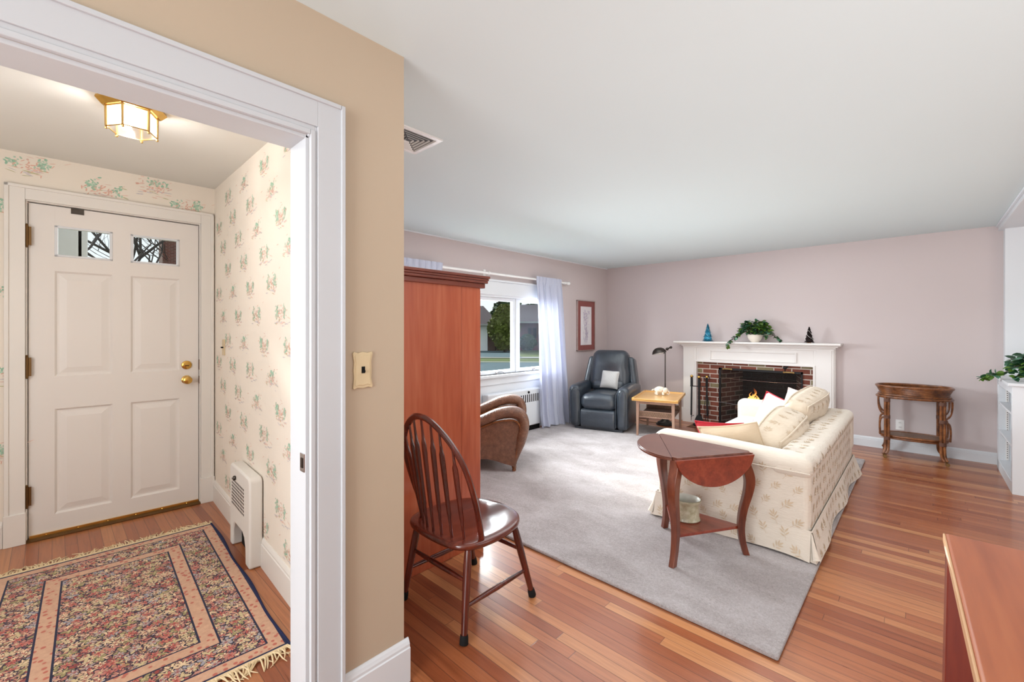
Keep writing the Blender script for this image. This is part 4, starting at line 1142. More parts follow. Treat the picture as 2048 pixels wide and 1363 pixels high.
for F, T_ in zip(feet, tops):
    outw = (F - cenT); outw.z = 0; outw.normalize()
    base = F.copy(); base.z = 0
    S = []
    for (t, off, w) in ((0.0, -.005, .032), (.07, .0, .032), (.18, .022, .031), (.28, .028, .029), (.40, .016, .026), (.55, -.008, .0235), (.72, -.022, .0215), (.86, -.016, .020), (.95, -.004, .0195), (1.0, .004, .020)):
        z = lerp(TZ - .02, .001, t); p = T_.lerp(base, min(1, t * 1.0)); S.append((Vector((p.x, p.y, z)) + outw * off, w))
    g = G(); side = Vector((-outw.y, outw.x, 0)); vs = []; fs = []
    C = smoothpts([s[0] for s in S], 3); Wd = [v.x for v in smoothpts([(s[1], 0, 0) for s in S], 3)]
    for p, w in zip(C, Wd):
        for (a, b) in ((-1, -.85), (1, -.85), (.8, 1), (-.8, 1)): vs.append(p + side * w * a + outw * w * b)
    for k in range(len(C) - 1):
        for j in range(4): fs.append((4 * k + j, 4 * k + (j + 1) % 4, 4 * k + 4 + (j + 1) % 4, 4 * k + 4 + j))
    fs += [(0, 1, 2, 3), tuple(range(4 * len(C) - 4, 4 * len(C)))]
    g.add(vs, fs); g.build('leg', M['leg_wood'], TT, bevel=.004, angle=50)
g = G()
for A, B in ((0, 1), (1, 2), (2, 0)):
    a, b = tops[A].lerp(cenT, .12), tops[B].lerp(cenT, .12); d = (b - a).normalized(); nn = Vector((-d.y, d.x, 0)) * .009
    g.prism([((a + nn).x, (a + nn).y), ((b + nn).x, (b + nn).y), ((b - nn).x, (b - nn).y), ((a - nn).x, (a - nn).y)], TZ - .085, TZ - .02)
g.build('apron', M['leg_wood'], TT)
g = G(); sp = [f.lerp(cenT, .06) for f in feet]; g.prism([(p.x, p.y) for p in sp], .155, .172); g.build('shelf', M['leaf_wood'], TT, bevel=.002)
# ---- glazed oval pot on the table's shelf
g = G()
prof = [(.062, 0), (.068, .006), (.066, .014), (.063, .024), (.063, .09), (.066, .104), (.072, .112), (.073, .122), (.068, .124)]
g.lathe(prof, 30, cap=False); g.lathe([(.068, .124), (.062, .116), (.058, .09), (.057, .02), (.0005, .016)], 30, cap=False, mi=1); g.lathe([(.062, 0.0), (.0005, .0)], 30, cap=False)
for v in g.v: v.x *= 1.26; v.y *= 1.12; v.z *= 1.05
o = g.build('glazed_pot', [M['crackle'], M['potin']], angle=50); o.location = (-1.075, 2.725, .1935); o.rotation_euler = (0, 0, radians(20))
tag(o, 'oval crackle-glazed grey pot on the lower shelf of the triangular table', 'pot')

# ---- sofa
SF = empty('sofa', (-.95, 4.12, .021), 0, 'cream sofa with tan leaf sprigs and a ruffled skirt facing the window', 'sofa')
ZS = -.021
rl = random.Random(11)
def sprig(g, bv, org, eu, ev, nd, size, rot, mi, off=.0016):
    """a printed leaf sprig laid on the cloth: project each point along nd onto the surface"""
    e1 = eu * cos(rot) + ev * sin(rot); e2 = -eu * sin(rot) + ev * cos(rot)
    def leafp(bx, by, L, a, w=.26):
        out = []
        for (t, s) in ((0, 0), (.3, .8), (.55, 1), (.8, .6), (1, 0), (.8, -.6), (.55, -1), (.3, -.8)):
            x = L * t; y = L * w * .5 * s
            out.append((bx + x * cos(a) - y * sin(a), by + x * sin(a) + y * cos(a)))
        return out
    polys = [[(-.004, -.5), (.016, -.5), (.012, .1), (-.006, .1)]]
    for (y, a, L) in ((-.22, 2.5, .36), (-.12, .65, .38), (.0, 2.35, .42), (.06, .8, .42), (.12, 1.95, .42), (.14, 1.3, .44)): polys.append(leafp(0, y, L, a))
    for P in polys:
        vs = []
        for (x, y) in P:
            p = org + (e1 * x + e2 * y) * size
            h = bv.ray_cast(p - nd * .12, nd, .3)
            if h[0] is None or h[1].dot(nd) > -.2: vs = None; break
            vs.append(h[0] - nd * off)
        if vs: g.add(vs, [list(range(len(vs)))], mi)
def scatter(g, eu, ev, nd, org, U, Vv, size, step, seed):
    bv = g.bvh(); r = random.Random(seed); nu = int(U / step) + 1; nv = int(Vv / (step * .8)) + 1
    for j in range(nv):
        for i in range(nu):
            u = (i + .5 * (j % 2)) * step + r.uniform(-.01, .01); v = j * step * .8 + r.uniform(-.01, .01)
            if u > U or v > Vv: continue
            sprig(g, bv, org + eu * u + ev * v, eu, ev, nd, size * r.uniform(.85, 1.1), r.choice((-.7, .5, -1.0, .9, .2)) + r.uniform(-.2, .2), 1)
X_, Y_, Z_ = Vector((1, 0, 0)), Vector((0, 1, 0)), Vector((0, 0, 1))
SM = [M['sofa'], M['sofa_leaf']]
g = G(); g.box(-1.40, 3.09, .045, -.50, 5.17, .34); wb(g, 'base', M['sofa'], SF, bevel=.01)
def arm_mesh(y0, y1, outer, hh=.105):
    g = G(); ym = (y0 + y1) / 2
    g.rbox((-.945, ym, .315), (.93, y1 - y0 - .03, .52), .035, 3, 8)
    def roll(p):
        x, y, z = p
        return (x, y, z + .012 * (1 - (y / .1) ** 2) - .018 * max(0, (x + .1)) / .4)
    g.rbox((-.95, ym, .6275 - hh / 2), (.97, y1 - y0, hh), .048, 4, 10, roll)
    return g
g = arm_mesh(3.03, 3.235, -1); scatter(g, X_, Z_, Y_, Vector((-1.36, 3.0, .22)), .84, .36, .085, .118, 4); wb(g, 'arm', SM, SF, angle=60)
g = arm_mesh(5.01, 5.215, 1, .36); wb(g, 'arm', SM, SF, angle=60)
g = G()
g.rbox((-.575, 4.122, .31), (.20, 2.14, .53), .04, 3, 10)
rr = random.Random(2)
g.rbox((-.575, 4.122, .552), (.225, 2.185, .115), .055, 5, 30, lambda p: (p[0], p[1], p[2] + .004 * sin(p[1] * 55) * (p[2] > 0) + .01 * (p[1] / 1.1)))
scatter(g, Y_, Z_, -X_, Vector((-.4, 3.10, .2)), 2.05, .38, .08, .105, 8)
scatter(g, Y_, X_, -Z_, Vector((-.65, 3.10, .7)), 2.05, .16, .075, .10, 9)
wb(g, 'back', SM, SF, angle=60)
# skirt: four hanging panels with flared corner pleats
def skirt_panel(g, a, b, nrm, zt, zb, wav, seed):
    a, b, nrm = Vector(a), Vector(b), Vector(nrm); r = random.Random(seed); ph = r.uniform(0, 6); L = (b - a).length; n_ = max(8, int(L * 26))
    def f(u, v):
        p = a.lerp(b, u); z = lerp(zb, zt, v); fl = (1 - v)
        endf = abs(2 * u - 1) ** 6
        return tuple(p + nrm * (.004 + fl * (.012 + wav * (.5 + .5 * sin(L * u * 7 + ph)) + .02 * endf)) + Vector((0, 0, z + .006 * fl * sin(L * u * 9 + ph))))
    g.grid(n_, 6, f)
g = G()
skirt_panel(g, (-1.42, 3.05, 0), (-.470, 3.05, 0), (0, -1, 0), .195, .028, .012, 1)
skirt_panel(g, (-.468, 3.05, 0), (-.468, 5.205, 0), (1, 0, 0), .195, .028, .03, 2)
skirt_panel(g, (-1.415, 5.205, 0), (-1.415, 3.05, 0), (-1, 0, 0), .195, .028, .012, 3)
skirt_panel(g, (-.47, 5.205, 0), (-1.415, 5.205, 0), (0, 1, 0), .195, .028, .012, 4)
for (cx, cy, dx, dy) in ((-.468, 3.05, 1, -1), (-.468, 5.205, 1, 1), (-1.418, 3.05, -1, -1)):
    for q in (0, 1):
        k = .045 if q else .02
        vs = [(cx, cy, .19), (cx - dx * .075 * (1 - q), cy - dy * .075 * q, .175), (cx - dx * .085 * (1 - q) + dx * k * q * .9, cy - dy * .085 * q + dy * k * (1 - q) * .8, .03), (cx + dx * .03, cy + dy * .035, .026)]
        g.add(vs, [(0, 1, 2, 3)])
    g.tube([(cx, cy, .18), (cx + dx * .012, cy + dy * .014, .11), (cx + dx * .03, cy + dy * .034, .047)], [.004, .012, .021], 8)
scatter(g, X_, Z_, Y_, Vector((-1.36, 2.97, .06)), .84, .10, .085, .118, 14)
scatter(g, Y_, Z_, -X_, Vector((-.36, 3.12, .05)), 2.02, .12, .08, .11, 15)
wb(g, 'skirt', SM, SF, angle=70, fix=False)
g = G(); g.tube([(-1.42, 3.047, .193), (-.466, 3.047, .193), (-.466, 5.207, .193), (-1.418, 5.207, .193)], .004, 6); g.tube([(-1.41, 3.028, .538), (-.47, 3.028, .53)], .004, 6); wb(g, 'piping', M['sofa'], SF)
for (y0, y1) in ((3.245, 4.12), (4.13, 5.0)):
    g = G(); g.rbox((-1.05, (y0 + y1) / 2, .405), (.72, y1 - y0, .15), .055, 4, 8, lambda p: (p[0], p[1], p[2] + .025 * (1 - (p[0] / .36) ** 2) * (1 - (p[1] / .44) ** 2) * (p[2] > 0)))
    c_ = wb(g, 'seat_cushion', M['seatwhite'], SF, angle=70)
def backcush(yc, L, zc, H, T, droop, lean, seed, xc=-.795):
    r = random.Random(seed); a1, a2 = r.uniform(0, 6), r.uniform(0, 6)
    def fn(p):
        x, y, z = p
        t = max(0, -y / (L / 2)); s = max(0, y / (L / 2))
        e = (y / (L / 2)); pinch = 1 - .22 * abs(e) ** 3
        top = (z / (H / 2))
        x *= pinch * (1 - .25 * max(0, top) ** 2)
        z2 = z - droop * t ** 2 * (.5 + .5 * top) - .02 * s ** 2
        z2 += .012 * sin(6 * y + a1) * max(0, top); x += .010 * sin(9 * y + a2) * (1 - top * top) + .012 * sin(5 * z + 4 * y + a1)
        return (x, y, z2)
    g = G(); g.rbox((0, 0, 0), (T, L, H), .085, 4, 12, fn); 
    Mx = TR(xc, yc, zc) @ R3('Y', lean); g.xf(Mx)
    scatter(g, Y_, (Z_ * .8 + X_ * -.5).normalized(), -(X_ * .75 + Z_ * .65).normalized(), Vector((xc + .2, yc - L / 2 + .08, zc)), L - .1, .24, .08, .13, seed)
    c_ = wb(g, 'back_cushion', [M['backcush'], M['sofa_leaf']], SF, angle=70)
    for sx in (-1, 1):
        g = G(); P = [Vector(fn((sx * T * .42, L / 2 * .93 * cos(2 * pi * i / 48) / max(abs(cos(2 * pi * i / 48)), abs(sin(2 * pi * i / 48))) , H / 2 * .93 * sin(2 * pi * i / 48) / max(abs(cos(2 * pi * i / 48)), abs(sin(2 * pi * i / 48)))))) for i in range(48)]
        g.tube(P, .006, 5, closed=True); g.xf(Mx); wb(g, 'piping', M['backcush'], c_ if False else SF)
backcush(3.85, .86, .555, .37, .31, .10, radians(20), 21, -.815)
backcush(4.70, .92, .612, .44, .27, .06, radians(18), 22, -.785)

def throw(name, w, h, t, mat, loc, rz, tilt_, roll, lab, seed, pm=None, backmat=None):
    g = pillow(w, h, t, 16, .07, .014, seed)
    if backmat:
        n_ = len(g.f) // 2
        for i in range(n_, len(g.f)): g.m[i] = 1
    o = g.build(name, [mat] + ([backmat] if backmat else []), angle=80)
    o.matrix_world = TR(*loc) @ R3('Z', rz) @ R3('X', -tilt_) @ R3('Y', roll)
    tag(o, lab, 'pillow', None)
    if pm:
        q = piping(w, h, .07, .0055, 16).build('piping', pm, o)
        if pm is not mat: q['label'] = 'contrasting cord edge'
    return o
throw('throw_pillow', .41, .40, .15, M['beigepillow'], (-.968, 3.375, .525), radians(4), radians(-24), radians(-15), 'plain beige pillow leaning on the near sofa arm above the triangular table', 31, M['beigepillow'])
throw('throw_pillow', .34, .38, .13, M['herring'], (-1.095, 3.50, .518), radians(6), radians(-26), radians(-5), 'red-backed pillow tucked behind the beige pillow at the near sofa arm', 32, M['red'], M['red']).data.materials[0] = M['red']
throw('throw_pillow', .42, .42, .15, M['herring'], (-.965, 4.55, .55), radians(-22), radians(20), radians(14), 'white herringbone pillow with red cord edge at the far end of the sofa', 33, M['red'], M['red'])
throw('throw_pillow', .37, .37, .14, M['pinkpillow'], (-.84, 4.82, .62), radians(-38), radians(14), radians(3), 'pale pink pillow behind the herringbone pillow on the sofa', 34, M['pinkpillow'])

# ---- fireplace
FP = empty('fireplace', (-1.70, YF, 0), 0, 'white wooden fireplace mantel around a red brick firebox opening', 'fireplace')
yf = YF - .072
g = G()
for (x0, x1) in ((-2.626, -2.433), (-.988, -.780)):
    g.box(x0, yf, 0, x1, YF, 1.145); g.box(x0 - .006, yf - .014, 0, x1 + .006, YF, .20); g.box(x0 + .02 if x0 < -2 else x0 + .03, yf - .006, .2, x1 - .03 if x0 < -2 else x1 - .02, yf + .01, 1.12)
g.box(-2.433, yf + .004, .912, -.988, YF, 1.145)
g.box(-2.452, yf - .010, .2, -2.429, YF - .02, .93); g.box(-.992, yf - .010, .2, -.969, YF - .02, .93); g.box(-2.451, yf - .009, .908, -.970, YF - .021, .931)
g.box(-.79, yf + .02, 0, -.765, YF, 1.145)
wb(g, 'surround', M['mantel'], FP, bevel=.003)
g = G()
for (x0, z0, x1, z1) in ((-2.24, .948, -2.222, 1.081), (-1.183, .948, -1.165, 1.081), (-2.222, .948, -1.183, .962), (-2.222, 1.067, -1.183, 1.081)): g.box(x0, yf - .012, z0, x1, yf + .006, z1)
wb(g, 'frieze_panel', M['mantel'], FP, bevel=.004)
g = G()
for (o_, z0, z1) in ((.006, 1.115, 1.14), (.022, 1.14, 1.156), (.048, 1.156, 1.172), (.075, 1.172, 1.188)): g.box(-2.626 - o_, yf - o_, z0, -.78 + o_, YF, z1)
g.box(-2.71, YF - .235, 1.188, -.695, YF, 1.212); wb(g, 'mantel_shelf', M['mantel'], FP, bevel=.004)
yb = YF - .018
g = G(); g.box(-2.45, yb, 0, FX0, YF + .02, .913); g.box(FX1, yb, 0, -.97, YF + .02, .913); g.box(FX0, yb, FZ1, FX1, YF + .02, .913); wb(g, 'brick_facing', M['brick'], FP, smooth=False)
fb = YF + .52; xl, xr = FX0 + .16, FX1 - .16
g = G()
g.add([(FX0, yb, 0), (FX0, yb, FZ1), (xl, fb, FZ1), (xl, fb, 0)], [(0, 1, 2, 3)], 0)
g.add([(FX1, yb, 0), (FX1, yb, FZ1), (xr, fb, FZ1), (xr, fb, 0)], [(3, 2, 1, 0)], 0)
g.add([(xl, fb, 0), (xl, fb, 1.1), (xr, fb, 1.1), (xr, fb, 0)], [(0, 1, 2, 3)], 1)
g.add([(FX0, YF, .005), (FX1, YF, .005), (xr, fb, .005), (xl, fb, .005)], [(0, 1, 2, 3)], 2)
g.add([(FX0, YF + .02, FZ1), (FX1, YF + .02, FZ1), (xr, fb, FZ1 + .02), (xl, fb, FZ1 + .02)], [(3, 2, 1, 0)], 3)
wb(g, 'firebox', [M['soot_yz'], M['soot_xz'], M['hearth'], M['dark']], FP, smooth=False, fix=False)
g = G(); g.box(-2.43, 6.18, -.01, -.97, yb + .03, .003); wb(g, 'hearth', M['hearth'], FP, smooth=False)
# fire screen fixed in the opening
SCN = empty('fire_screen', (-1.618, YF - .03, 0), 0, 'black framed mesh fire screen hung across the brick opening', 'fire screen')
g = G(); x0, x1, zt = FX0 - .008, FX1 + .008, FZ1 + .012; y0, y1 = YF - .034, YF - .020
g.box(x0, y0, .004, x0 + .03, y1, zt); g.box(x1 - .02, y0, .004, x1, y1, zt); g.box(x0, y0, zt - .03, x1, y1, zt); g.box(x0, y0, .004, x1, y1, .02); wb(g, 'frame', M['black'], SCN, bevel=.002)
g = G(); g.add([(x0 + .02, y1, .01), (x1 - .01, y1, .01), (x1 - .01, y1, zt - .02), (x0 + .02, y1, zt - .02)], [(0, 1, 2, 3)]); wb(g, 'mesh_panel', M['mesh'], SCN, smooth=False)
for z in (.685, .33):
    g = G(); g.tube([(x0 + .004, y0 - .006, z + .012), (x0 + .3, y0 - .006, z - .004), (x0 + .7, y0 - .006, z - .008), (x1 - .004, y0 - .006, z + .005)], .0025, 6); wb(g, 'rod', M['chrome'], SCN)
for xc in (-2.01, -1.26):
    g = G(); g.tube([(xc - .055, y0 - .008, zt - .018), (xc - .045, y0 - .012, zt - .012), (xc + .045, y0 - .012, zt - .012), (xc + .055, y0 - .008, zt - .018)], .009, 8); g.ell((xc - .055, y0 - .008, zt - .015), .013, 8); g.ell((xc + .055, y0 - .008, zt - .015), .013, 8); wb(g, 'clip', M['gold_rod'], SCN)
g = G(); g.tube([(-1.30, y0 - .01, zt - .01), (-1.30, y0 - .02, zt + .03)], .007, 8); g.ell((-1.30, y0 - .02, zt + .045), (.024, .016, .02), 10); g.ell((-1.275, y0 - .02, zt + .06), .012, 8); wb(g, 'damper_knob', M['black'], SCN)
# grate, logs, flames
GR = empty('log_grate', (-1.66, 6.86, .125), 0, 'black iron grate holding the logs inside the brick fireplace', 'grate')
for i in range(6):
    g = G(); x = -.24 + i * .096; g.tube([(x, -.16, .11), (x, -.15, .07), (x, .14, .07), (x, .15, .12)], .008, 6); g.build('bar', M['black'], GR)
g = G()
for y in (-.12, .12): g.tube([(-.27, y, .06), (.27, y, .06)], .009, 6)
for (x, y) in ((-.24, -.12), (.24, -.12), (-.24, .12), (.24, .12)): g.tube([(x, y, -.119), (x, y, .06)], .009, 6)
g.build('frame', M['black'], GR)
rg = random.Random(4)
for (a, b, r_, lab, mm) in (((-1.95, 6.77, .255), (-1.40, 6.83, .26), .042, 'pale split log lying across the front of the fire grate', 'logbark'), ((-1.88, 6.95, .255), (-1.38, 6.93, .255), .046, 'charred log at the back of the fire grate', 'ash'), ((-1.84, 6.86, .335), (-1.45, 6.88, .345), .04, 'charred log stacked on top of the other two in the fireplace', 'ash')):
    a, b = Vector(a), Vector(b); g = G(); P = [a.lerp(b, t) + Vector((0, rg.gauss(0, .004), rg.gauss(0, .003))) for t in (0, .15, .3, .5, .7, .85, 1)]
    g.tube(P, [r_ * rg.uniform(.9, 1.08) for _ in P], 9); o = g.build('fire_log', M[mm]); tag(o, lab, 'log')
for (i, (x, h, lab)) in enumerate(((-1.735, .17, 'tall orange flame at the left of the log fire'), (-1.56, .18, 'orange flame at the right of the log fire'))):
    g = G(); r = random.Random(40 + i)
    for j in range(9):
        hx = r.uniform(-.06, .06); hh = h * r.uniform(.45, 1.2) * (1 - 5 * abs(hx) / .6)
        S = smoothpts([(hx, r.uniform(-.02, .02), 0), (hx + r.gauss(0, .008), 0, hh * .3), (hx * .7 + r.gauss(0, .014), 0, hh * .65), (hx * .5 + r.gauss(0, .016), 0, hh)], 5)
        g.tube(S, [max(.0006, .014 * (1 - (k / (len(S) - 1)) ** 1.6) * (.7 + .6 * sin(pi * min(1, k / (len(S) * .6))))) for k in range(len(S))], 10)
    o = g.build('flame', M['flame']); o.location = (x, 6.86, .37); tag(o, lab, 'flame')

# ---- fireplace tools
FT = empty('fireplace_tool_set', (-2.33, 6.40, .005), radians(18), 'black iron fireplace tool stand left of the brick opening', 'fireplace tools')
g = G(); g.lathe([(.085, 0), (.088, .01), (.08, .02), (.03, .028), (.012, .05)], 20); g.build('base', M['black'], FT)
g = G(); g.tube([(0, 0, .03), (0, 0, .70)], .008, 8); g.ell((0, 0, .715), .017, 10); g.tube([(-.12, 0, .56), (.12, 0, .56)], .006, 6); g.tube([(0, -.09, .56), (0, .09, .56)], .006, 6); g.build('post', M['black'], FT)
def tool(x, y, nm):
    g = G(); g.tube([(x, y, .58), (x * 1.05, y * 1.05, .14)], .012, 6); g.tube([(x, y, .56), (x, y, .68)], .017, 8); g.ell((x, y, .70), .022, 12, 1)
    if nm == 'shovel':
        g.prism([(-.05, -.02), (.05, -.02), (.055, .06), (.03, .12), (-.03, .12), (-.055, .06)], -.004, .004, 'y'); k = len(g.v) - 12; g.xf(TR(x, y - .01, .035), k)
    elif nm == 'brush':
        k = g.mark(); g.lathe([(.035, 0), (.038, .05), (.02, .10), (.006, .12)], 10); g.xf(TR(x * 1.05, y * 1.05, .04), k)
    elif nm == 'poker':
        g.tube([(x * 1.05, y * 1.05, .16), (x * 1.08, y * 1.08, .06)], [.006, .003], 6); g.tube([(x * 1.05, y, .12), (x + .03, y, .14)], .004, 6)
    else:
        for s in (-1, 1): g.tube([(x, y, .5), (x + s * .03, y, .3), (x + s * .012, y, .07)], .0045, 6)
        g.tube([(x - .03, y, .66), (x - .04, y, .70), (x, y, .72), (x + .04, y, .70), (x + .03, y, .66)], .006, 6)
    g.build(nm, [M['black'], M['brass']], FT)
tool(-.10, 0, 'poker'); tool(0, -.08, 'shovel'); tool(.10, 0, 'tongs'); tool(0, .08, 'brush')

# ---- plants
def leaf_into(g, p, d, L, wd, mi, r):
    d = d.normalized(); up = Vector((r.gauss(0, .5), r.gauss(0, .5), 1)).normalized(); s = d.cross(up)
    if s.length < 1e-3: s = Vector((1, 0, 0))
    s.normalize(); n = s.cross(d)
    pts = [p, p + d * L * .22 + s * wd * .42 + n * L * .05, p + d * L * .5 + s * wd * .5 + n * L * .02, p + d * L * .8 + s * wd * .26 - n * L * .04, p + d * L - n * L * .14,
           p + d * L * .8 - s * wd * .26 - n * L * .04, p + d * L * .5 - s * wd * .5 + n * L * .02, p + d * L * .22 - s * wd * .42 + n * L * .05, p + d * L * .5 - n * L * .04]
    g.add(pts, [(0, 1, 2, 8), (8, 2, 3, 4), (0, 8, 6, 7), (8, 4, 5, 6)], mi)
def potted(name, loc, pot, lab, dome, vines, seed, nleaf, potlab, ls=1.0):
    E_ = empty(name, loc, 0, lab, 'plant'); r = random.Random(seed)
    g = G(); g.lathe(pot, 26, cap=False); h = pot[-1][1]; g.lathe([(pot[-1][0] * .9, h - .012), (.0005, h - .01)], 20, cap=False, mi=1); g.lathe([(pot[0][0], 0.0), (.0005, 0)], 20, cap=False)
    q = g.build('pot', [M['potwhite'], M['vine']], E_, angle=50); q['label'] = potlab
    g = G(); gv = G()
    for i in range(nleaf):
        a = r.uniform(0, 2 * pi); e = r.uniform(.1, 1.35); R_ = r.uniform(.55, 1.0)
        c = Vector((dome[0] * cos(a) * cos(e) * R_, dome[1] * sin(a) * cos(e) * R_, h + dome[2] * sin(e) * R_))
        d = Vector((cos(a), sin(a), r.uniform(-.6, .5)))
        leaf_into(g, c, d, r.uniform(.042, .07) * ls, r.uniform(.032, .054) * ls, r.choice((0, 0, 0, 1, 2)) if not (c.x > .03 and r.random() < .6) else 1, r)
        if i % 5 == 0: gv.tube([(0, 0, h - .02), tuple(c * .6 + Vector((0, 0, h * .3))), tuple(c)], .0022, 4)
    for P in vines:
        S = smoothpts(P, 6); gv.tube(S, .0028, 5)
        for i, p in enumerate(S):
            for _ in range(2):
                if r.random() < .8:
                    d = Vector((r.gauss(0, 1), r.gauss(0, 1), r.gauss(-.2, .6)))
                    leaf_into(g, p, d, r.uniform(.034, .055) * ls, r.uniform(.027, .045) * ls, r.choice((0, 0, 1, 2)), r)
    gv.build('stems', M['vine'], E_)
    f = g.build('foliage', [M['leaf_dk'], M['leaf_lt'], M['leaf_edge']], E_, angle=80, fix=False)
    return E_
MZ = 1.2125
potted('potted_ivy', (-1.63, 6.49, MZ), [(.045, 0), (.05, .006), (.075, .03), (.09, .07), (.094, .10), (.088, .104)], 'trailing green ivy in a white bowl at the middle of the mantel', (.20, .10, .20),
       [[(-.02, -.02, .12), (-.12, -.05, .14), (-.20, -.08, .08), (-.26, -.10, .03), (-.29, -.135, -.02), (-.30, -.145, -.07)], [(.02, 0, .13), (.12, -.03, .15), (.21, -.05, .11), (.28, -.06, .05), (.33, -.05, .025)],
        [(0, -.02, .15), (-.10, -.06, .17), (-.17, -.10, .12), (-.22, -.12, .05)], [(0, 0, .16), (.02, .0, .24), (.015, 0, .29)], [(0, -.03, .12), (.10, -.08, .12), (.17, -.09, .06)]], 5, 330, 'white ceramic bowl')
def tinyTree(name, loc, h, rad, lab, m_b, m_o, tiers, seed, base):
    E_ = empty(name, loc, 0, lab, 'christmas tree'); r = random.Random(seed)
    g = G()
    if base: g.lathe([(.02, 0), (.021, .004), (.02, .014), (.004, .016)], 14)
    else: g.lathe([(.026, 0), (.022, .012), (.004, .02)], 14)
    g.tube([(0, 0, .01), (0, 0, h)], .002, 5); q = g.build('stand', M['base_wood'] if base else m_b, E_)
    g = G()
    N = 1500
    for i in range(N):
        t = i / N; z = .02 + t * (h - .022); tier = (t * tiers) % 1.0
        R_ = rad * (1 - t) ** .85 * (.62 + .38 * (1 - tier)); a = i * 2.39996 + r.uniform(-.2, .2)
        d = Vector((cos(a), sin(a), -.25)); s = Vector((-sin(a), cos(a), 0)) * .0034
        p = Vector((0, 0, z)); e = p + d * (R_ + .004)
        g.add([p - s, p + s, e + s * 1.6 , e - s * 1.6], [(0, 1, 2, 3)])
    g.lathe([(rad * .7, .03), (rad * .42, h * .5), (.002, h * .97)], 12)
    g.build('branches', m_b, E_, smooth=False, fix=False)
    g = G()
    for i in range(44):
        t = (i + .5) / 44; z = .03 + t * (h - .05); a = i * 2.39996 * 1.7; R_ = rad * (1 - t) ** .85 * .93
        g.ell((R_ * cos(a), R_ * sin(a), z), .0042, 6)
    g.build('ornaments', m_o, E_)
tinyTree('tinsel_tree', (-2.245, 6.50, MZ), .255, .078, 'small turquoise tinsel tree at the left end of the mantel', M['tinsel'], leafmat('tinsel_light', (150, 226, 240), (206, 244, 250), .2), 4, 3, False)
tinyTree('bottle_brush_tree', (-1.02, 6.49, MZ), .205, .058, 'small dark bottle brush tree with white beads at the right end of the mantel', M['bristle'], M['snowdot'], 5, 4, True)

# ---- oval bamboo tray cart
CT = empty('tray_cart', (-.065, 6.365, 0), radians(3), 'oval tortoise bamboo tray cart on casters against the far wall', 'cart')
def oval(a, b, z, n=40): return [(a * math.copysign(abs(cos(2 * pi * i / n)) ** .85, cos(2 * pi * i / n)), b * math.copysign(abs(sin(2 * pi * i / n)) ** .85, sin(2 * pi * i / n)), z) for i in range(n)]
def ringsurf(g, rings, mi=0):
    n = len(rings[0]); vs = sum([list(r) for r in rings], []); fs = []
    for k in range(len(rings) - 1):
        for j in range(n): fs.append((k * n + j, k * n + (j + 1) % n, (k + 1) * n + (j + 1) % n, (k + 1) * n + j))
    return g.add(vs, fs, mi)
g = G(); g.tube(oval(.305, .205, .765), .013, 8, closed=True)
for i in range(6):
    t = i / 5; g.tube(oval(lerp(.300, .272, t), lerp(.20, .175, t), lerp(.75, .692, t)), .0068, 6, closed=True)
tr_ = g.build('tray', M['bamboo'], CT)
g = G(); g.add(oval(.285, .185, .70), [list(range(40))]); g.build('tray_bottom', M['rattan_dk'], tr_, smooth=False, fix=False)
g = G(); g.tube(oval(.285, .188, .675), .011, 8, closed=True); g.tube(oval(.300, .20, .652), .013, 8, closed=True); g.build('apron_ring', M['bamboo'], CT)
for sx in (-1, 1):
    for sy in (-1, 1):
        X, Y = sx * .215, sy * .165; g = G()
        for (dx, dy) in ((-.013, 0), (.013, 0)):
            g.tube(smoothpts([(X + dx, Y + dy, .65), (X + dx, Y + dy, .4), (X + dx, Y + dy, .18), (X + dx + sx * .004, Y + dy + sy * .01, .09), (X + dx * .8 + sx * .022, Y + dy + sy * .03, .045)], 4), .0125, 8)
        l = g.build('leg', M['bamboo'], CT)
        for z in (.62, .44, .21):
            g = G(); g.tube([(X, Y, z - .018), (X, Y, z + .018)], .0285, 10, flat=.6, up=(0, 1, 0)); g.build('binding', M['binding'], l)
        g = G(); cx, cy = X + sx * .024, Y + sy * .034; g.tube([(cx, cy, .05), (cx, cy, .028)], .009, 8); k = g.mark(); g.lathe([(.004, -.009), (.017, -.009), (.018, 0), (.017, .009), (.004, .009)], 12); g.xf(TR(cx + .008, cy, .0185) @ R3('X', pi / 2) , k); g.build('caster', M['oldbrass'], l)
for sx in (-1, 1):
    for sy in (-1, 1):
        X, Y = sx * .215, sy * .12; g = G()
        g.tube(smoothpts([(X + sx * .072, Y, .645), (X + sx * .070, Y, .56), (X + sx * .052, Y, .49), (X + sx * .014, Y, .45)], 4), .0095, 7)
        g.tube(smoothpts([(X + sx * .014, Y, .43), (X + sx * .050, Y, .41), (X + sx * .060, Y, .33), (X + sx * .056, Y, .235)], 4), .0095, 7); g.build('loop', M['bamboo'], CT)
g = G(); g.tube(oval(.275, .165, .232), .012, 8, closed=True); g.tube(oval(.262, .155, .21), .010, 8, closed=True); g.add(oval(.27, .16, .236), [list(range(40))], 1); g.build('shelf', [M['bamboo'], M['rattan_dk']], CT, fix=False)

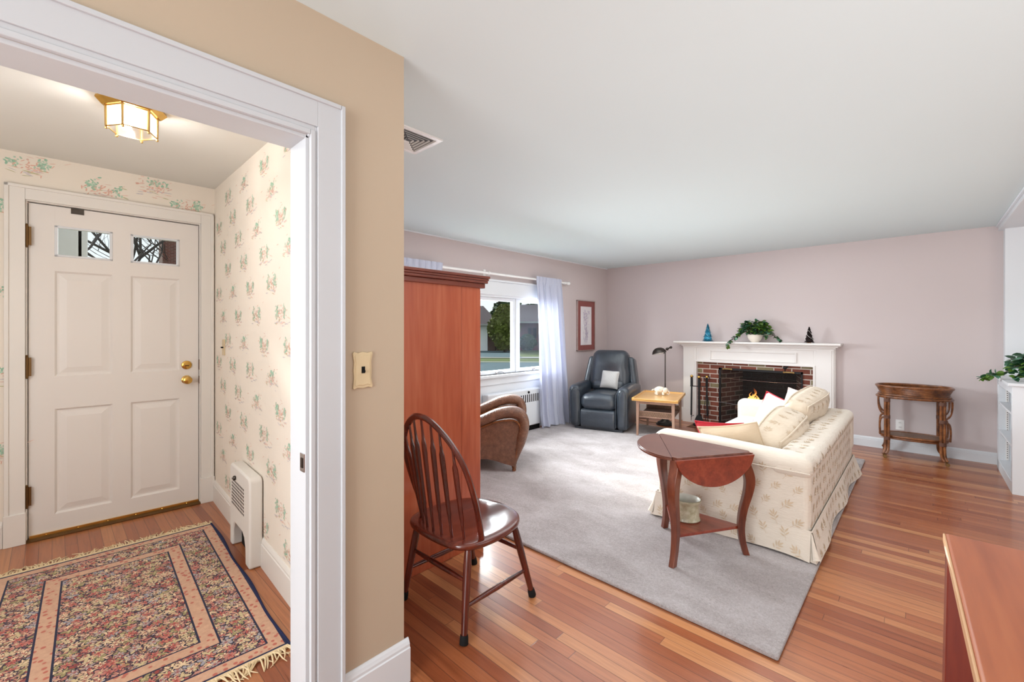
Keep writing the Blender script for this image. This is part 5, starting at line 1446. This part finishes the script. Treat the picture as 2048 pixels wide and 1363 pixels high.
# ---- wall outlet and switches
def plate_outlet():
    E_ = empty('wall_outlet', (-.178, YF, .295), 0, 'white double wall outlet behind the bamboo cart', 'outlet')
    g = G(); g.box(-.037, -.006, -.058, .037, 0, .058); g.build('cover_plate', M['white'], E_, bevel=.003)
    for dz in (-.026, .026):
        g = G(); k = g.mark(); g.lathe([(.017, 0), (.016, .003)], 16); g.xf(TR(0, -.006, dz) @ R3('X', pi / 2), k)
        for dx in (-.006, .006): g.box(dx - .0015, -.0098, dz - .005, dx + .0015, -.0088, dz + .005, 1)
        g.build('receptacle', [M['white'], M['dark']], E_)
plate_outlet()
E_ = empty('light_switch', (XP, .770, 1.229), 0, 'cream scalloped light switch plate on the tan wall', 'light switch')
sc = [(-.037, -.062), (-.034, -.068), (-.02, -.063), (0, -.066), (.02, -.062), (.036, -.066), (.039, -.058), (.033, -.03), (.035, 0), (.033, .03), (.039, .058), (.036, .066), (.02, .062), (0, .066), (-.02, .062), (-.034, .067), (-.038, .06), (-.033, .03), (-.035, 0), (-.033, -.03)]
g = G(); g.prism(sc, 0, .007, 'x'); g.prism([(a * .8, b * .84) for a, b in sc], .006, .0095, 'x'); g.build('cover_plate', M['ivory'], E_, bevel=.0025)
g = G(); g.box(.009, -.0065, -.011, .0105, .0065, .013); g.box(.009, -.004, -.008, .018, .004, .0); g.build('toggle', M['dark'], E_)
p = fx(.345, -.0, 1.244)
E_ = empty('light_switch', p, FA, 'narrow cream switch plate on the wallpaper beside the front door', 'light switch')
g = G(); g.box(-.038, -.007, -.06, .038, 0, .06); g.build('cover_plate', M['ivory'], E_, bevel=.003)
g = G(); g.box(-.012, -.02, -.006, -.002, -.006, .004); g.box(.002, -.02, -.006, .012, -.006, .004); g.build('toggle', M['dark'], E_)

# ---- foyer radiator cover
RF = empty('radiator_cover', fx(1.15, -.004), FA, 'small white radiator cover with arched foot on the wallpapered foyer wall', 'radiator')
g = G(); hw = .235; d_ = .072; H_ = .522
def prf(x0, x1, z0, z1): g.box(x0, -d_, z0, x1, 0, z1)
arch = [(-hw, 0), (-hw + .06, 0), (-hw + .065, .10), (-hw + .09, .145), (-hw + .13, .165), (hw - .16, .165), (hw - .12, .145), (hw - .095, .10), (hw - .09, 0), (hw, 0), (hw, H_ - .03), (hw - .012, H_ - .008), (hw - .03, H_), (-hw + .03, H_), (-hw + .012, H_ - .008), (-hw, H_ - .03)]
g.prism(arch, -d_, 0, 'y'); g.build('housing', M['trim_warm'], RF, bevel=.014, seg=3)
g = G()
for i in range(11):
    for j in range(8):
        x = -hw + .055 + i * .028; z = .275 + j * .021; g.box(x, -d_ - .0008, z, x + .017, -d_ + .001, z + .012)
g.build('grille', M['gun'], RF, smooth=False)
g = G(); k = g.mark(); g.lathe([(.012, 0), (.016, .008), (.012, .014), (.003, .016)], 12); g.xf(TR(-.08, -d_, .455) @ R3('X', pi / 2), k); g.build('knob', M['gun'], RF)
g = G(); g.box(-hw + .07, -.02, .002, hw - .1, -.006, .16); g.build('inner', M['dark'], RF, smooth=False)

# ---- foyer ceiling light
LX, LY = -2.722, .262
xl_ = (FM.inverted() @ Vector((LX, LY, 0))).x
LZ = 2.522 - .137 * (xl_ + .15) / 2.77
CL = empty('ceiling_light', (LX, LY, LZ), radians(33), 'hexagonal brass and glass ceiling light in the foyer', 'ceiling light')
def hexa(r, z): return [(r * cos(pi / 3 * i), r * sin(pi / 3 * i), z) for i in range(6)]
g = G(); ringsurf(g, [hexa(.128, .0), hexa(.132, -.012), hexa(.108, -.038), hexa(.02, -.040)]); g.build('canopy', M['brass'], CL, angle=20)
zb_ = -.132
g = G(); hx_ = hexa(.092, zb_); ht_ = hexa(.094, -.038)
for i in range(6): g.tube([ht_[i], hx_[i]], .0055, 6); g.tube([hx_[i], hx_[(i + 1) % 6]], .003, 6); g.tube([ht_[i], ht_[(i + 1) % 6]], .0035, 6)
fr = g.build('cage', M['gold_rod'], CL)
for i in range(6):
    g = G(); g.ell((hx_[i][0], hx_[i][1], zb_ - .008), .007, 8); g.build('finial', M['gold_rod'], fr)
for i in range(6):
    g = G(); a, b = Vector(hexa(.089, -.04)[i]), Vector(hexa(.089, -.04)[(i + 1) % 6]); c_, e_ = Vector(hexa(.088, zb_)[i]), Vector(hexa(.088, zb_)[(i + 1) % 6]); g.add([a, b, e_, c_], [(0, 1, 2, 3)]); g.build('glass_pane', M['lampglass'], CL, smooth=False, fix=False)
for sx in (-1, 1):
    g = G(); k = g.mark(); g.lathe([(.008, 0), (.009, .02), (.018, .035), (.022, .055), (.015, .072), (.002, .078)], 12); g.xf(TR(sx * .04, 0, -.04) @ R3('X', pi), k); g.build('bulb', M['bulb'], CL)

# ---- half-wall bookcase on the right
BK = empty('bookcase', (.70, 6.06, 0), 0, 'white built-in half-wall bookcase with open shelves at the right of the room', 'bookcase')
bx0, bx1, by0, by1, bz = .552, .86, 5.517, YF - .125, .905
g = G(); g.box(bx0 - .0, by0, 0, 2.2, by0 + .055, bz); wb(g, 'end_panel', M['trim'], BK, bevel=.002)
g = G(); g.box(bx0, by1 - .08, 0, bx1, by1, bz); g.box(bx0, by0 + .05, bz - .07, bx1 - .02, by1 - .05, bz); wb(g, 'frame', M['trim'], BK, bevel=.002)
g = G(); g.box(bx1 - .015, by0, 0, bx1 + .05, by1, bz); wb(g, 'back_panel', M['trim'], BK)
g = G(); g.box(bx0, by0 + .05, 0, bx0 + .02, by1 - .05, .09); wb(g, 'kick', M['trim'], BK)
for z in (.095, .395, .67):
    g = G(); g.box(bx0 + .004, by0 + .05, z - .018, bx1 - .015, by1 - .08, z); wb(g, 'shelf', M['trim'], BK, bevel=.002)
for x in (bx0 + .06, bx1 - .08):
    for yy in (by1 - .083,):
        g = G(); g.box(x - .009, yy - .003, .1, x + .009, yy + .004, bz - .08)
        for i in range(34): g.box(x - .003, yy - .0036, .12 + i * .021, x + .003, yy - .0028, .128 + i * .021, 1)
        wb(g, 'shelf_standard', [M['mantel'], M['gun']], BK)
g = G(); g.box(bx0 - .025, by0 - .02, bz, 2.2, by1, bz + .025); wb(g, 'top', M['trim'], BK, bevel=.003)
potted('potted_pothos', (.755, 5.84, bz + .0255), [(.055, 0), (.06, .008), (.085, .03), (.10, .07), (.104, .10), (.098, .105)], 'trailing pothos with heart-shaped leaves in a cream bowl on the white bookcase', (.19, .17, .15),
       [[(-.02, .0, .13), (-.12, -.0, .14), (-.19, .02, .08), (-.25, .04, .05), (-.31, .05, .03), (-.35, .06, -.005)], [(0, -.02, .14), (-.08, -.07, .15), (-.14, -.10, .07), (-.16, -.12, .03)], [(0, 0, .13), (-.07, .06, .18), (-.16, .08, .16), (-.2, .1, .10)], [(0, 0, .15), (-.02, .0, .22), (-.03, 0, .27)]], 9, 170, 'cream ceramic bowl', 1.15)

# ---- teak table at the lower right
TK = empty('teak_table', (.049, 1.891, 0), radians(1.8), 'orange-brown teak table with a pale edge in the lower right foreground', 'table')
g = G(); g.box(0, -1.6, .715, 1.25, 0, .75); g.build('top', M['teak'], TK, bevel=.012, seg=3)
g = G(); g.box(-.0015, -1.59, .722, .004, -.006, .748); g.build('edge_band', M['teak_edge'], TK, bevel=.002)
for (x, y) in ((.004, -.085), (1.16, -.085), (.004, -1.59), (1.16, -1.59)):
    g = G(); x1 = x + .085; y1 = y + .08
    sx = -.012 if x < .5 else .012
    g.add([(x, y, .714), (x1, y, .714), (x1, y1, .714), (x, y1, .714), (x + sx, y, .001), (x1 + sx - .02, y, .001), (x1 + sx - .02, y1, .001), (x + sx, y1, .001)], [(0, 1, 2, 3), (7, 6, 5, 4), (0, 4, 5, 1), (1, 5, 6, 2), (2, 6, 7, 3), (3, 7, 4, 0)])
    g.build('leg', M['teak_leg'], TK, bevel=.004)
g = G(); g.box(.09, -.055, .64, 1.16, -.03, .716); g.box(.03, -1.51, .64, .055, -.085, .716); g.box(1.19, -1.51, .64, 1.215, -.085, .716); g.build('apron', M['teak_leg'], TK)
# ================================================================== OUTDOORS
GZ = -.20
def EX(u, c, z=0):      # u to the right, c straight ahead of the big window's view
    return (u * cos(YAW) - c * sin(YAW), u * sin(YAW) + c * cos(YAW), z)
def strip(g, u0, c0, u1, c1, z, mi=0, z1=None):
    g.add([EX(u0, c0, z), EX(u1, c0, z), EX(u1, c1, z), EX(u0, c1, z)], [(0, 1, 2, 3)], mi)
g = G(); g.add([(-90, -60, GZ - .02), (XL - .17, -60, GZ - .02), (XL - .17, 90, GZ - .02), (-90, 90, GZ - .02)], [(0, 1, 2, 3)]); o = g.build('lawn', M['lawn'], smooth=False); struct(o)
def road(name, poly, z, m):
    g = G(); g.add([EX(u, c, z) for u, c in poly], [list(range(len(poly)))]); o = g.build(name, m, smooth=False); struct(o)
road('street', [(-14, 11), (14, 13), (14, 20.6), (-14, 21.8)], GZ, M['asphalt'])
road('kerb', [(-14, 21.8), (14, 20.6), (14, 20.95), (-14, 22.15)], GZ + .02, M['concrete'])
road('sidewalk', [(-14, 25.4), (14, 23.5), (14, 24.7), (-14, 26.6)], GZ + .01, M['concrete'])
road('driveway', [(-4.6, 26.0), (.6, 24.9), (-.2, 32.9), (-3.2, 32.9)], GZ + .015, M['asphalt'])
HS = empty('neighbour_house', EX(0, 34, GZ), YAW, 'low brick and brown-sided house across the street seen through the window', 'house')
g = G(); g.box(-1.2, 0, 0, 9, 6, 2.25); g.build('wall', M['brickhouse'], HS, smooth=False)
g = G(); g.box(-6, -1.0, 0, -1.3, 5, 2.05); g.build('garage_wall', M['siding'], HS, smooth=False)
g = G(); g.box(-3.4, -1.08, 0, -1.86, -.98, 1.9); g.build('garage_door', M['garage'], HS, smooth=False)
g = G(); g.add([(-1.6, -.6, 2.2), (9.4, -.6, 2.2), (9.4, 6.6, 2.2), (-1.6, 6.6, 2.2), (-1.0, 3, 3.75), (8.8, 3, 3.75)], [(0, 1, 5, 4), (1, 2, 5), (2, 3, 4, 5), (3, 0, 4), (3, 2, 1, 0)]); g.build('roof', M['shingle'], HS, smooth=False)
g = G(); g.add([(-6.6, -1.5, 2.0), (-.95, -1.5, 2.0), (-.95, 5.6, 2.0), (-6.6, 5.6, 2.0), (-6.6, 2.2, 3.6), (-2.4, 2.2, 3.6)], [(0, 1, 5, 4), (1, 2, 5), (2, 3, 4, 5), (3, 0, 4), (3, 2, 1, 0)]); g.build('garage_roof', M['shingle'], HS, smooth=False)
g = G(); g.box(1.2, -.05, .9, 1.95, .02, 1.8); f = g.build('window', M['siding'], HS, smooth=False)
for x in (1.27, 1.62):
    g = G(); g.box(x, -.07, .97, x + .27, -.05, 1.73); g.build('pane', M['dark'], f, smooth=False)
g = G(); g.box(-1.7, -.66, 2.12, 9.4, -.58, 2.24); g.box(-6.6, -1.56, 1.92, -.95, -1.48, 2.04); g.build('fascia', M['vinyl'], HS, smooth=False)
def bushy(name, loc, R_, N, size, mat, lab, cat, seed, trunk=True):
    E_ = empty(name, loc, 0, lab, cat); r = random.Random(seed); g = G()
    for i in range(N):
        a = r.uniform(0, 2 * pi); ct = r.uniform(-.9, 1); s = sqrt(1 - ct * ct); k = r.uniform(.72, 1.03)
        bump = 1 + .16 * sin(3 * a + seed) * s + .12 * sin(5 * ct + 2 * a)
        c = Vector((R_[0] * s * cos(a), R_[1] * s * sin(a), R_[2] * (1 + ct))) 
        c = Vector((c.x * k * bump, c.y * k * bump, c.z * (.9 + .1 * k) + .05))
        L = size * r.uniform(.6, 1.3); d = Vector((r.gauss(0, 1), r.gauss(0, 1), r.gauss(.2, .8))).normalized(); q = d.orthogonal().normalized() * L * .45
        g.add([c - d * L * .5, c + q, c + d * L * .5, c - q], [(0, 1, 2, 3)])
    g.ell((0, 0, R_[2]), (R_[0] * .8, R_[1] * .8, R_[2] * .92), 16)
    g.build('foliage', mat, E_, smooth=False, fix=False)
    if trunk:
        g = G(); g.tube([(0, 0, -.05), (0, 0, R_[2])], .12 if R_[2] > 1 else .03, 8); g.build('trunk', M['bark'], E_)
p = EX(-.50, 31.0, GZ); bushy('round_tree', p, (1.0, 1.0, 1.68), 2600, .22, M['bush'], 'large yellow-green bush in front of the house across the street', 'tree', 3)
for (u, c, lab) in ((1.15, 32.0, 'dark clipped shrub under the window of the house across the street'), (2.75, 32.2, 'dark clipped shrub right of the first one before the brick house')):
    bushy('clipped_shrub', EX(u, c, GZ), (.72, .6, .62), 900, .12, M['hedge'], lab, 'shrub', int(u * 9), False)
bushy('low_shrub', EX(-.155, 6.55, GZ), (.30, .25, .395), 420, .055, M['hedge'], 'leafy low shrub just outside the big window', 'shrub', 17, True)
for (u, c, s_, lab, sd) in ((-.3, 48, 1.0, 'dark evergreen tree beyond the ridge of the opposite roof', 21), (2.6, 50, .9, 'dark tree peeping over the roof at the right window pane', 22)):
    bushy('evergreen_tree', EX(u, c, GZ), (2.2, 2.0, 2.55 * s_), 1200, .5, M['hedge'], lab, 'tree', sd)

def bare_tree(name, loc, h, seed, lab, lean=0.0):
    E_ = empty(name, loc, 0, lab, 'tree'); r = random.Random(seed); g = G(); gt = G()
    def br(p, d, L, rad, dep):
        P = [p]; q = p.copy(); dd = d.copy()
        for i in range(4):
            dd = (dd + Vector((r.gauss(0, .12), r.gauss(0, .12), r.gauss(.04, .06)))).normalized(); q = q + dd * L / 4; P.append(q.copy())
        (gt if dep == 0 else g).tube(P, [rad, rad * .9, rad * .78, rad * .66, rad * .5], 6 if dep < 2 else 4, cap=False)
        if dep >= 4: return
        for i in range(3 if dep else 9):
            k = r.choice((2, 3, 4)); ax = P[k]
            a = r.uniform(0, 2 * pi); nd = (dd * r.uniform(.5, 1.0) + Vector((cos(a), sin(a), r.uniform(-.1, .5))) * .75).normalized()
            br(ax, nd, L * r.uniform(.55, .8), rad * .55, dep + 1)
    br(Vector((0, 0, -.1)), Vector((lean, lean * .5, 1)).normalized(), h * .42, h * .008, 0)
    gt.build('trunk', M['bark'], E_); g.build('branches', M['bark'], E_)
for i, (x, y, h, lab) in enumerate(((-19, .75, 11, 'bare branching tree seen through the left pane of the front door'), (-21, 2.0, 11, 'bare tree seen through the right pane of the front door, left of the chimney'),
                                    (-26, 5.2, 13, 'bare tree seen through the right pane of the front door beyond the chimney'), (-24, .9, 12, 'slender bare tree at the edge of the left door pane'))):
    bare_tree('bare_tree', (x, y, GZ), h, 50 + i * 3, lab)
H2 = empty('chimney_house', (-27, 6.5, GZ), 0, 'house with red roof and tall brick chimney seen through the front door panes', 'house')
g = G(); g.box(-3, -2.3, 0, 3, 6, 3.6); g.build('wall', M['brickhouse'], H2, smooth=False)
g = G(); g.add([(3.5, -2.5, 3.5), (3.5, 6.5, 3.5), (-3.5, 6.5, 3.5), (-3.5, -2.5, 3.5), (0, -2.5, 5.35), (0, 6.5, 5.35)], [(0, 1, 5, 4), (2, 3, 4, 5), (3, 0, 4), (1, 2, 5), (3, 2, 1, 0)]); g.build('roof', M['roofred'], H2, smooth=False)
g = G(); g.box(1.6, -3.15, 0, 2.6, -2.2, 7.0); g.box(1.5, -3.25, 7.0, 2.7, -2.1, 7.15); g.build('chimney', M['chimney'], H2, smooth=False)
# porch corner post and gutter outside the front door
PP = empty('porch_post', (-5.55, .02, GZ), 0, 'pale grey boxed porch post outside the left pane of the front door', 'post')
g = G(); g.box(-.16, -.13, 0, .12, .17, 2.75); g.build('shaft', M['vinyl'], PP, bevel=.01)
g = G(); g.box(-.2, -.45, 2.2, .2, -.12, 3.0); g.box(-.05, .13, 2.16, .12, .2, 2.9); g.build('corner_board', M['vinyl'], PP, bevel=.01)

# ================================================================== LIGHT
w = bpy.data.worlds.new('sky'); SC.world = w; w.use_nodes = True
nt = w.node_tree; bg = nt.nodes['Background']
tc = nt.nodes.new('ShaderNodeTexCoord'); sp = nt.nodes.new('ShaderNodeSeparateXYZ'); nt.links.new(tc.outputs['Generated'], sp.inputs[0])
rp = nt.nodes.new('ShaderNodeValToRGB'); nt.links.new(sp.outputs[2], rp.inputs[0])
rp.color_ramp.elements[0].position = .0; rp.color_ramp.elements[0].color = lin((240, 244, 247)); rp.color_ramp.elements[1].position = .35; rp.color_ramp.elements[1].color = lin((238, 243, 248))
nt.links.new(rp.outputs[0], bg.inputs[0]); bg.inputs[1].default_value = 1.2

def light(name, typ, loc, power, col=(1, 1, 1), size=None, direction=None, radius=None, spread=None):
    L = bpy.data.lights.new(name, typ); L.energy = power; L.color = col
    if typ == 'AREA':
        L.shape = 'RECTANGLE'; L.size, L.size_y = size
        if spread: L.spread = spread
    if radius is not None and typ in ('POINT', 'SPOT'): L.shadow_soft_size = radius
    o = bpy.data.objects.new(name, L); COL.objects.link(o); o.location = loc
    if direction: o.rotation_euler = Vector(direction).to_track_quat('-Z', 'Y').to_euler()
    return o
s = light('sun', 'SUN', (-10, 4, 8), 6.0, (1, .96, .90), direction=(1, .10, -.46)); s.data.angle = radians(3)
light('window_daylight', 'AREA', (XL - 1.1, 3.6, 1.75), 620, (.93, .97, 1.0), (2.2, 1.5), (1, .0, -.36))
light('dining_fill', 'AREA', (-.35, -2.9, 1.4), 130, (.94, .98, 1), (1.9, 2.0), (.08, 1, .0))  # unseen area lamp added behind the lens as soft fill; no window there
light('dining_up_fill', 'AREA', (.9, .6, .9), 26, (.92, .98, 1), (2.2, 2.6), (0, .15, 1))  # unseen upward lamp added to brighten the near ceiling
light('living_up_fill', 'AREA', (-1.5, 3.7, 1.78), 16, (.93, .98, 1), (4.6, 5.0), (0, 0, 1))  # added upward area lamp without a fixture, evens out the living room ceiling
light('living_fill', 'AREA', (-1.7, 3.6, 2.40), 62, (.93, .98, 1), (3.0, 4.0), (0, 0, -1))
light('foyer_bulb', 'POINT', (LX, LY, LZ - .085), 14.5, (1, .98, .95), radius=.03)
light('foyer_fill', 'AREA', (-2.2, -1.2, 1.5), 30, (.92, .97, 1), (1.2, 1.6), (-.5, 1, 0))
light('side_fill', 'AREA', (2.95, 3.0, 1.45), 40, (.95, .98, 1), (3.0, 1.7), (-1, .08, -.05))  # area lamp added out of view at the right to lift the sofa back
light('fire_glow', 'POINT', (-1.5, 6.74, .34), 1.6, (1, .55, .25), radius=.08)
light('lamp_glow', 'SPOT', (-2.79, 6.11, 1.03), 9, (1, .88, .68), direction=(.12, -.1, -1), radius=.03).data.spot_size = radians(120)

GROUPS = {'throw_pillow': 'throw pillows on the sofa and recliner', 'fire_log': 'logs in the fireplace', 'flame': 'flames of the log fire', 'curtain': 'lavender curtains of the picture window',
          'bare_tree': 'bare trees outside the front door', 'clipped_shrub': 'shrubs before the house across the street', 'evergreen_tree': 'evergreens beyond the opposite roof'}
for o in COL.objects:
    k = o.name.split('.')[0]
    if o.parent is None and k in GROUPS: o['group'] = GROUPS[k]

# ================================================================== CAMERA
cam = bpy.data.cameras.new('camera'); co = bpy.data.objects.new('camera', cam); COL.objects.link(co)
co.location = (0, 0, CAMH); co.rotation_euler = (pi / 2, 0, YAW)
cam.sensor_fit = 'HORIZONTAL'; cam.sensor_width = 36; cam.lens = 36 * 868.0 / 2048.0
cam.shift_x = 0; cam.shift_y = -21.5 / 2048.0; cam.clip_start = .05; cam.clip_end = 300
SC.camera = co
SC.view_settings.view_transform = 'Standard'; SC.view_settings.look = 'None'; SC.view_settings.exposure = 0.0; SC.view_settings.gamma = 1.0
